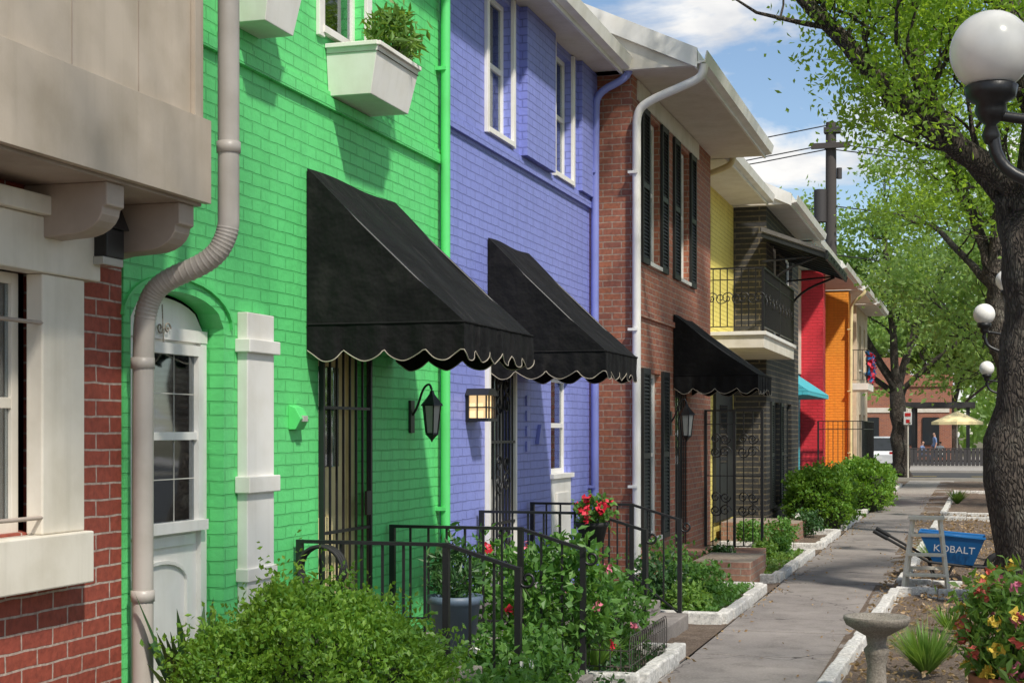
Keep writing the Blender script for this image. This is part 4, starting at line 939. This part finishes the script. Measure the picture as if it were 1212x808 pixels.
def person(name,x,y,z,face,pose,shirt,seed):
    me=bpy.data.meshes.new(name+'_sk')
    if pose=='stand':
        J={'pelvis':(0,0,.95,.13,.10),'belly':(0,0,1.1,.13,.09),'chest':(0,0,1.32,.15,.10),'neck':(0,0,1.48,.055,.055),'neck2':(0,.0,1.53,.05,.05),'head':(0,-.02,1.62,.082,.095),'crown':(0,-.01,1.70,.07,.08),
        'shL':(.17,0,1.42,.055,.055),'elL':(.23,.02,1.14,.042,.042),'wrL':(.24,-.06,.90,.03,.03),'haL':(.24,-.09,.80,.035,.02),'shR':(-.17,0,1.42,.055,.055),'elR':(-.23,.03,1.14,.042,.042),'wrR':(-.20,-.12,.95,.03,.03),'haR':(-.18,-.17,.88,.035,.02),
        'hiL':(.09,0,.88,.09,.09),'knL':(.11,-.03,.50,.06,.06),'anL':(.11,.03,.09,.04,.04),'toL':(.12,-.13,.04,.04,.03),'hiR':(-.09,0,.88,.09,.09),'knR':(-.10,-.10,.50,.06,.06),'anR':(-.11,-.10,.09,.04,.04),'toR':(-.12,-.25,.04,.04,.03)}
    else:
        J={'pelvis':(0,0,.53,.14,.12),'belly':(0,-.02,.68,.13,.1),'chest':(0,-.05,.9,.15,.10),'neck':(0,-.06,1.06,.055,.055),'neck2':(0,-.07,1.11,.05,.05),'head':(0,-.09,1.20,.082,.095),'crown':(0,-.08,1.28,.07,.08),
        'shL':(.17,-.05,1.0,.055,.055),'elL':(.22,-.15,.76,.042,.042),'wrL':(.12,-.36,.80,.03,.03),'haL':(.1,-.44,.80,.035,.02),'shR':(-.17,-.05,1.0,.055,.055),'elR':(-.22,-.15,.76,.042,.042),'wrR':(-.12,-.36,.80,.03,.03),'haR':(-.1,-.44,.80,.035,.02),
        'hiL':(.10,-.05,.52,.09,.09),'knL':(.12,-.45,.52,.06,.06),'anL':(.12,-.45,.09,.04,.04),'toL':(.12,-.6,.04,.04,.03),'hiR':(-.10,-.05,.52,.09,.09),'knR':(-.12,-.45,.52,.06,.06),'anR':(-.12,-.42,.09,.04,.04),'toR':(-.12,-.57,.04,.04,.03)}
    ks=list(J); E=[('pelvis','belly'),('belly','chest'),('chest','neck'),('neck','neck2'),('neck2','head'),('head','crown')]
    for q in 'LR': E+=[('chest','sh'+q),('sh'+q,'el'+q),('el'+q,'wr'+q),('wr'+q,'ha'+q),('pelvis','hi'+q),('hi'+q,'kn'+q),('kn'+q,'an'+q),('an'+q,'to'+q)]
    me.from_pydata([J[k][:3] for k in ks],[(ks.index(a),ks.index(b)) for a,b in E],[])
    o=bpy.data.objects.new(name,me); COL.objects.link(o); md=o.modifiers.new('skin','SKIN')
    for i,k in enumerate(ks): me.skin_vertices[0].data[i].radius=J[k][3:5]
    me.skin_vertices[0].data[0].use_root=True
    o.modifiers.new('ss','SUBSURF').levels=2
    dg=bpy.context.evaluated_depsgraph_get(); m2=bpy.data.meshes.new_from_object(o.evaluated_get(dg)); o.modifiers.clear(); o.data=m2
    m2.materials.clear()
    for k in ('skin',shirt,'jeans','hair'): m2.materials.append(M[k])
    hz=J['head'][2]; pz=J['pelvis'][2]+.03; nz=J['neck'][2]
    for p in m2.polygons:
        c=p.center; p.use_smooth=True
        if c.z>hz-.02 and (c.y>J['head'][1]+.0 or c.z>hz+.07): p.material_index=3
        elif c.z>nz: p.material_index=0
        elif c.z>pz and (abs(c.x)<.2 or c.z>nz-.3): p.material_index=1
        elif pose=='sit' and c.z>.7: p.material_index=0
        elif abs(c.x)>.165 and c.z>.75 : p.material_index=0
        elif c.z<.08: p.material_index=3
        else: p.material_index=2
    o.location=(x,y,z); o.rotation_euler=(0,0,face)
person('pedestrian',-4.0,81.5,.06,.6,'stand','shirtp',1); person('pedestrian',-1.9,84.5,.06,-1.2,'stand','shirtb',2)
person('seated_person',-1.65,85.6,.02,math.pi*.9,'sit','shirtw',3); person('seated_person',-2.6,85.0,.02,1.2,'sit','shirtb',4)
mb=MB()
for (x,y) in ((-1.65,85.65),(-2.6,85.0)):
    mb.box(x-.22,x+.22,y-.22,y+.22,.43,.46,'fence')
    for a in (-.2,.2):
        for b in (-.2,.2): mb.box(x+a-.015,x+a+.015,y+b-.015,y+b+.015,.06,.43,'fence')
mb.build('patio_chairs')
def car(name,cx,cy,k='carw',L_=4.6,W=1.86):
    e=empty(name); mb=MB()
    st=[(0,.45,.85,.80),(.12,.32,1.0,.93),(.5,.28,1.08,.97),(1.2,.25,1.08,1.0),(3.2,.25,1.02,1.0),(4.2,.3,.9,.95),(4.55,.4,.7,.82)]
    n=len(st); vs=[]
    for (y,zb,zt,w) in st:
        w=w*W/2; vs+=[(cx-w*.92,cy+y,zb),(cx-w,cy+y,zb+.2),(cx-w,cy+y,zt-.12),(cx-w*.93,cy+y,zt),(cx+w*.93,cy+y,zt),(cx+w,cy+y,zt-.12),(cx+w,cy+y,zb+.2),(cx+w*.92,cy+y,zb)]
    fs=[(i*8+j,i*8+(j+1)%8,(i+1)*8+(j+1)%8,(i+1)*8+j) for i in range(n-1) for j in range(8)]+[tuple(range(8)),tuple(range((n-1)*8,n*8))[::-1]]
    mb.mesh(vs,fs,k,True); o=mb.build('body',e); md=o.modifiers.new('b','BEVEL'); md.width=.04; md.segments=3
    mb=MB(); w0,w1=W/2*.93,W/2*.74
    a=[(.15,1.03),(.55,1.56),(.9,1.62),(2.3,1.60),(3.2,1.02)]
    vs=[];
    for i,(y,z) in enumerate(a):
        w=w0 if z<1.1 else w1; vs+=[(cx-w,cy+y,z),(cx+w,cy+y,z)]
    mb.mesh(vs,[(0,1,3,2),(6,7,9,8)],'carg'); mb.mesh(vs,[(2,3,5,4),(4,5,7,6)],k)
    mb.face([vs[0],vs[2],vs[4],vs[6],vs[8]],'carg'); mb.face([vs[1],vs[9],vs[7],vs[5],vs[3]],'carg')
    for s in (0,1):
        for i in (0,1,3): mb.bar(vs[2*i+s],vs[2*(i+1)+s],.07,.05,k)
        sgn=-1 if s==0 else 1; mb.bar((cx+sgn*w0,cy+1.7,1.03),(cx+sgn*w1,cy+1.7,1.6),.06,.05,'rubber')
    mb.build('cabin',e)
    mb=MB()
    for s in (-1,1):
        mb.box(cx+s*W/2*.62,cx+s*W/2*.93,cy+.02,cy+.12,.78,.98,'carl')
        for y in (.9,3.6):
            x=cx+s*(W/2-.1); mb.tube([(x-.11,cy+y,.33),(x+.11,cy+y,.33)],.33,'rubber',22); mb.tube([(x-.115,cy+y,.33),(x+.115,cy+y,.33)],.2,'ladder',14)
    mb.box(cx-.26,cx+.26,cy-.01,cy+.05,.62,.76,'signw'); mb.box(cx-W/2*.85,cx+W/2*.85,cy-.03,cy+.1,.36,.5,'rubber'); mb.build('wheels_and_lights',e)
car('parked_car',-3.9,66.2); car('parked_car',-8.0,66.6); car('parked_car',10,14,'jeans')
mb=MB(); mb.tube([(-2.35,60.5,0),(-2.35,60.5,2.7)],.03,'ladder'); mb.box(-2.5,-2.2,60.44,60.46,2.1,2.6,'signw'); mb.box(-2.46,-2.24,60.43,60.438,2.42,2.55,'signr'); mb.box(-2.42,-2.28,60.43,60.438,2.16,2.3,'signr'); mb.build('parking_sign')
mb=MB(); px,py=-5.0,57.5
mb.tube([(px,py,0),(px,py,6),(px,py,13.3)],[.24,.22,.19],'woodpole',12); mb.box(px-.7,px+.7,py-.34,py-.2,12.3,12.5,'woodpole')
mb.tube([(px-.38,py-.1,9.6),(px-.38,py-.1,10.8)],.24,'fence',14); mb.tube([(px+.3,py,11.2),(px+.3,py,11.6)],.1,'fence')
mb.box(px-.25,px+.35,py-.22,py+.2,12.9,13.1,'fence'); mb.build('utility_pole')
mb=MB()
for (x,z) in ((-.6,12.4),(.0,13.2),(.6,12.4),(0,10.2),(0,8.4)):
    for sx,sy in ((50,6),(-50,-3)):
        pts=[]
        for i in range(17):
            t=i/16; pts.append((px+x+sx*t,py-.1+sy*t,z-2.2*4*t*(1-t)+.4*t))
        mb.tube(pts,.022,'rubber',4)
mb.build('power_lines')
# ------------------------------------------------------------------ light & sky
el=math.radians(50); S=Vector((.62,-.60,0)).normalized(); S=Vector((S.x*math.cos(el),S.y*math.cos(el),math.sin(el)))
sd=bpy.data.lights.new('sun','SUN'); sd.energy=4.6; sd.angle=math.radians(3.0); sd.color=(1,.94,.84)
so=bpy.data.objects.new('sun',sd); COL.objects.link(so); so.rotation_euler=S.to_track_quat('Z','Y').to_euler()
w=bpy.data.worlds.new('World'); scene.world=w; w.use_nodes=True; nt=w.node_tree; bg=nt.nodes['Background']
sky=N(nt,'ShaderNodeTexSky',sky_type='NISHITA'); sky.sun_disc=False; sky.sun_elevation=el; sky.sun_rotation=math.atan2(S.x,S.y); sky.air_density=1.0; sky.dust_density=.4; sky.ozone_density=2.0
tc=N(nt,'ShaderNodeTexCoord'); sp=N(nt,'ShaderNodeSeparateXYZ'); L(nt,tc.outputs['Generated'],sp.inputs[0])
az=N(nt,'ShaderNodeMath',operation='ADD'); L(nt,sp.outputs[2],az.inputs[0]); az.inputs[1].default_value=.22
dv=N(nt,'ShaderNodeVectorMath',operation='DIVIDE'); L(nt,tc.outputs['Generated'],dv.inputs[0])
cb=N(nt,'ShaderNodeCombineXYZ'); [L(nt,az.outputs[0],cb.inputs[i]) for i in range(3)]; L(nt,cb.outputs[0],dv.inputs[1])
nz=N(nt,'ShaderNodeTexNoise'); nz.inputs['Scale'].default_value=2.6; nz.inputs['Detail'].default_value=9; nz.inputs['Roughness'].default_value=.56; nz.inputs['Distortion'].default_value=.3; L(nt,dv.outputs[0],nz.inputs['Vector'])
cr=ramp(nt,nz.outputs['Fac'],[(0.47,0.0),(0.58,1.0)])
n2=N(nt,'ShaderNodeTexNoise'); n2.inputs['Scale'].default_value=5; n2.inputs['Detail'].default_value=6; L(nt,dv.outputs[0],n2.inputs['Vector'])
cc=mixc(nt,ramp(nt,n2.outputs['Fac'],[(.35,0.0),(.6,1.0)]),(4.6,4.8,5.2),(7.4,7.3,7.1))
col=mixc(nt,cr,sky.outputs[0],cc)
L(nt,col,bg.inputs['Color']); bg.inputs['Strength'].default_value=.14
# ------------------------------------------------------------------ camera
cd=bpy.data.cameras.new('camera'); co=bpy.data.objects.new('camera',cd); COL.objects.link(co); scene.camera=co
co.location=(0,0,H); th=math.atan2(544,1800); co.rotation_euler=(math.radians(90),0,th)
cd.sensor_width=36; cd.lens=1800/1212*36; cd.shift_y=106/1212; cd.clip_end=1500; cd.clip_start=.05
scene.view_settings.view_transform='Standard'; scene.view_settings.look='None'; scene.view_settings.exposure=0; scene.view_settings.gamma=1
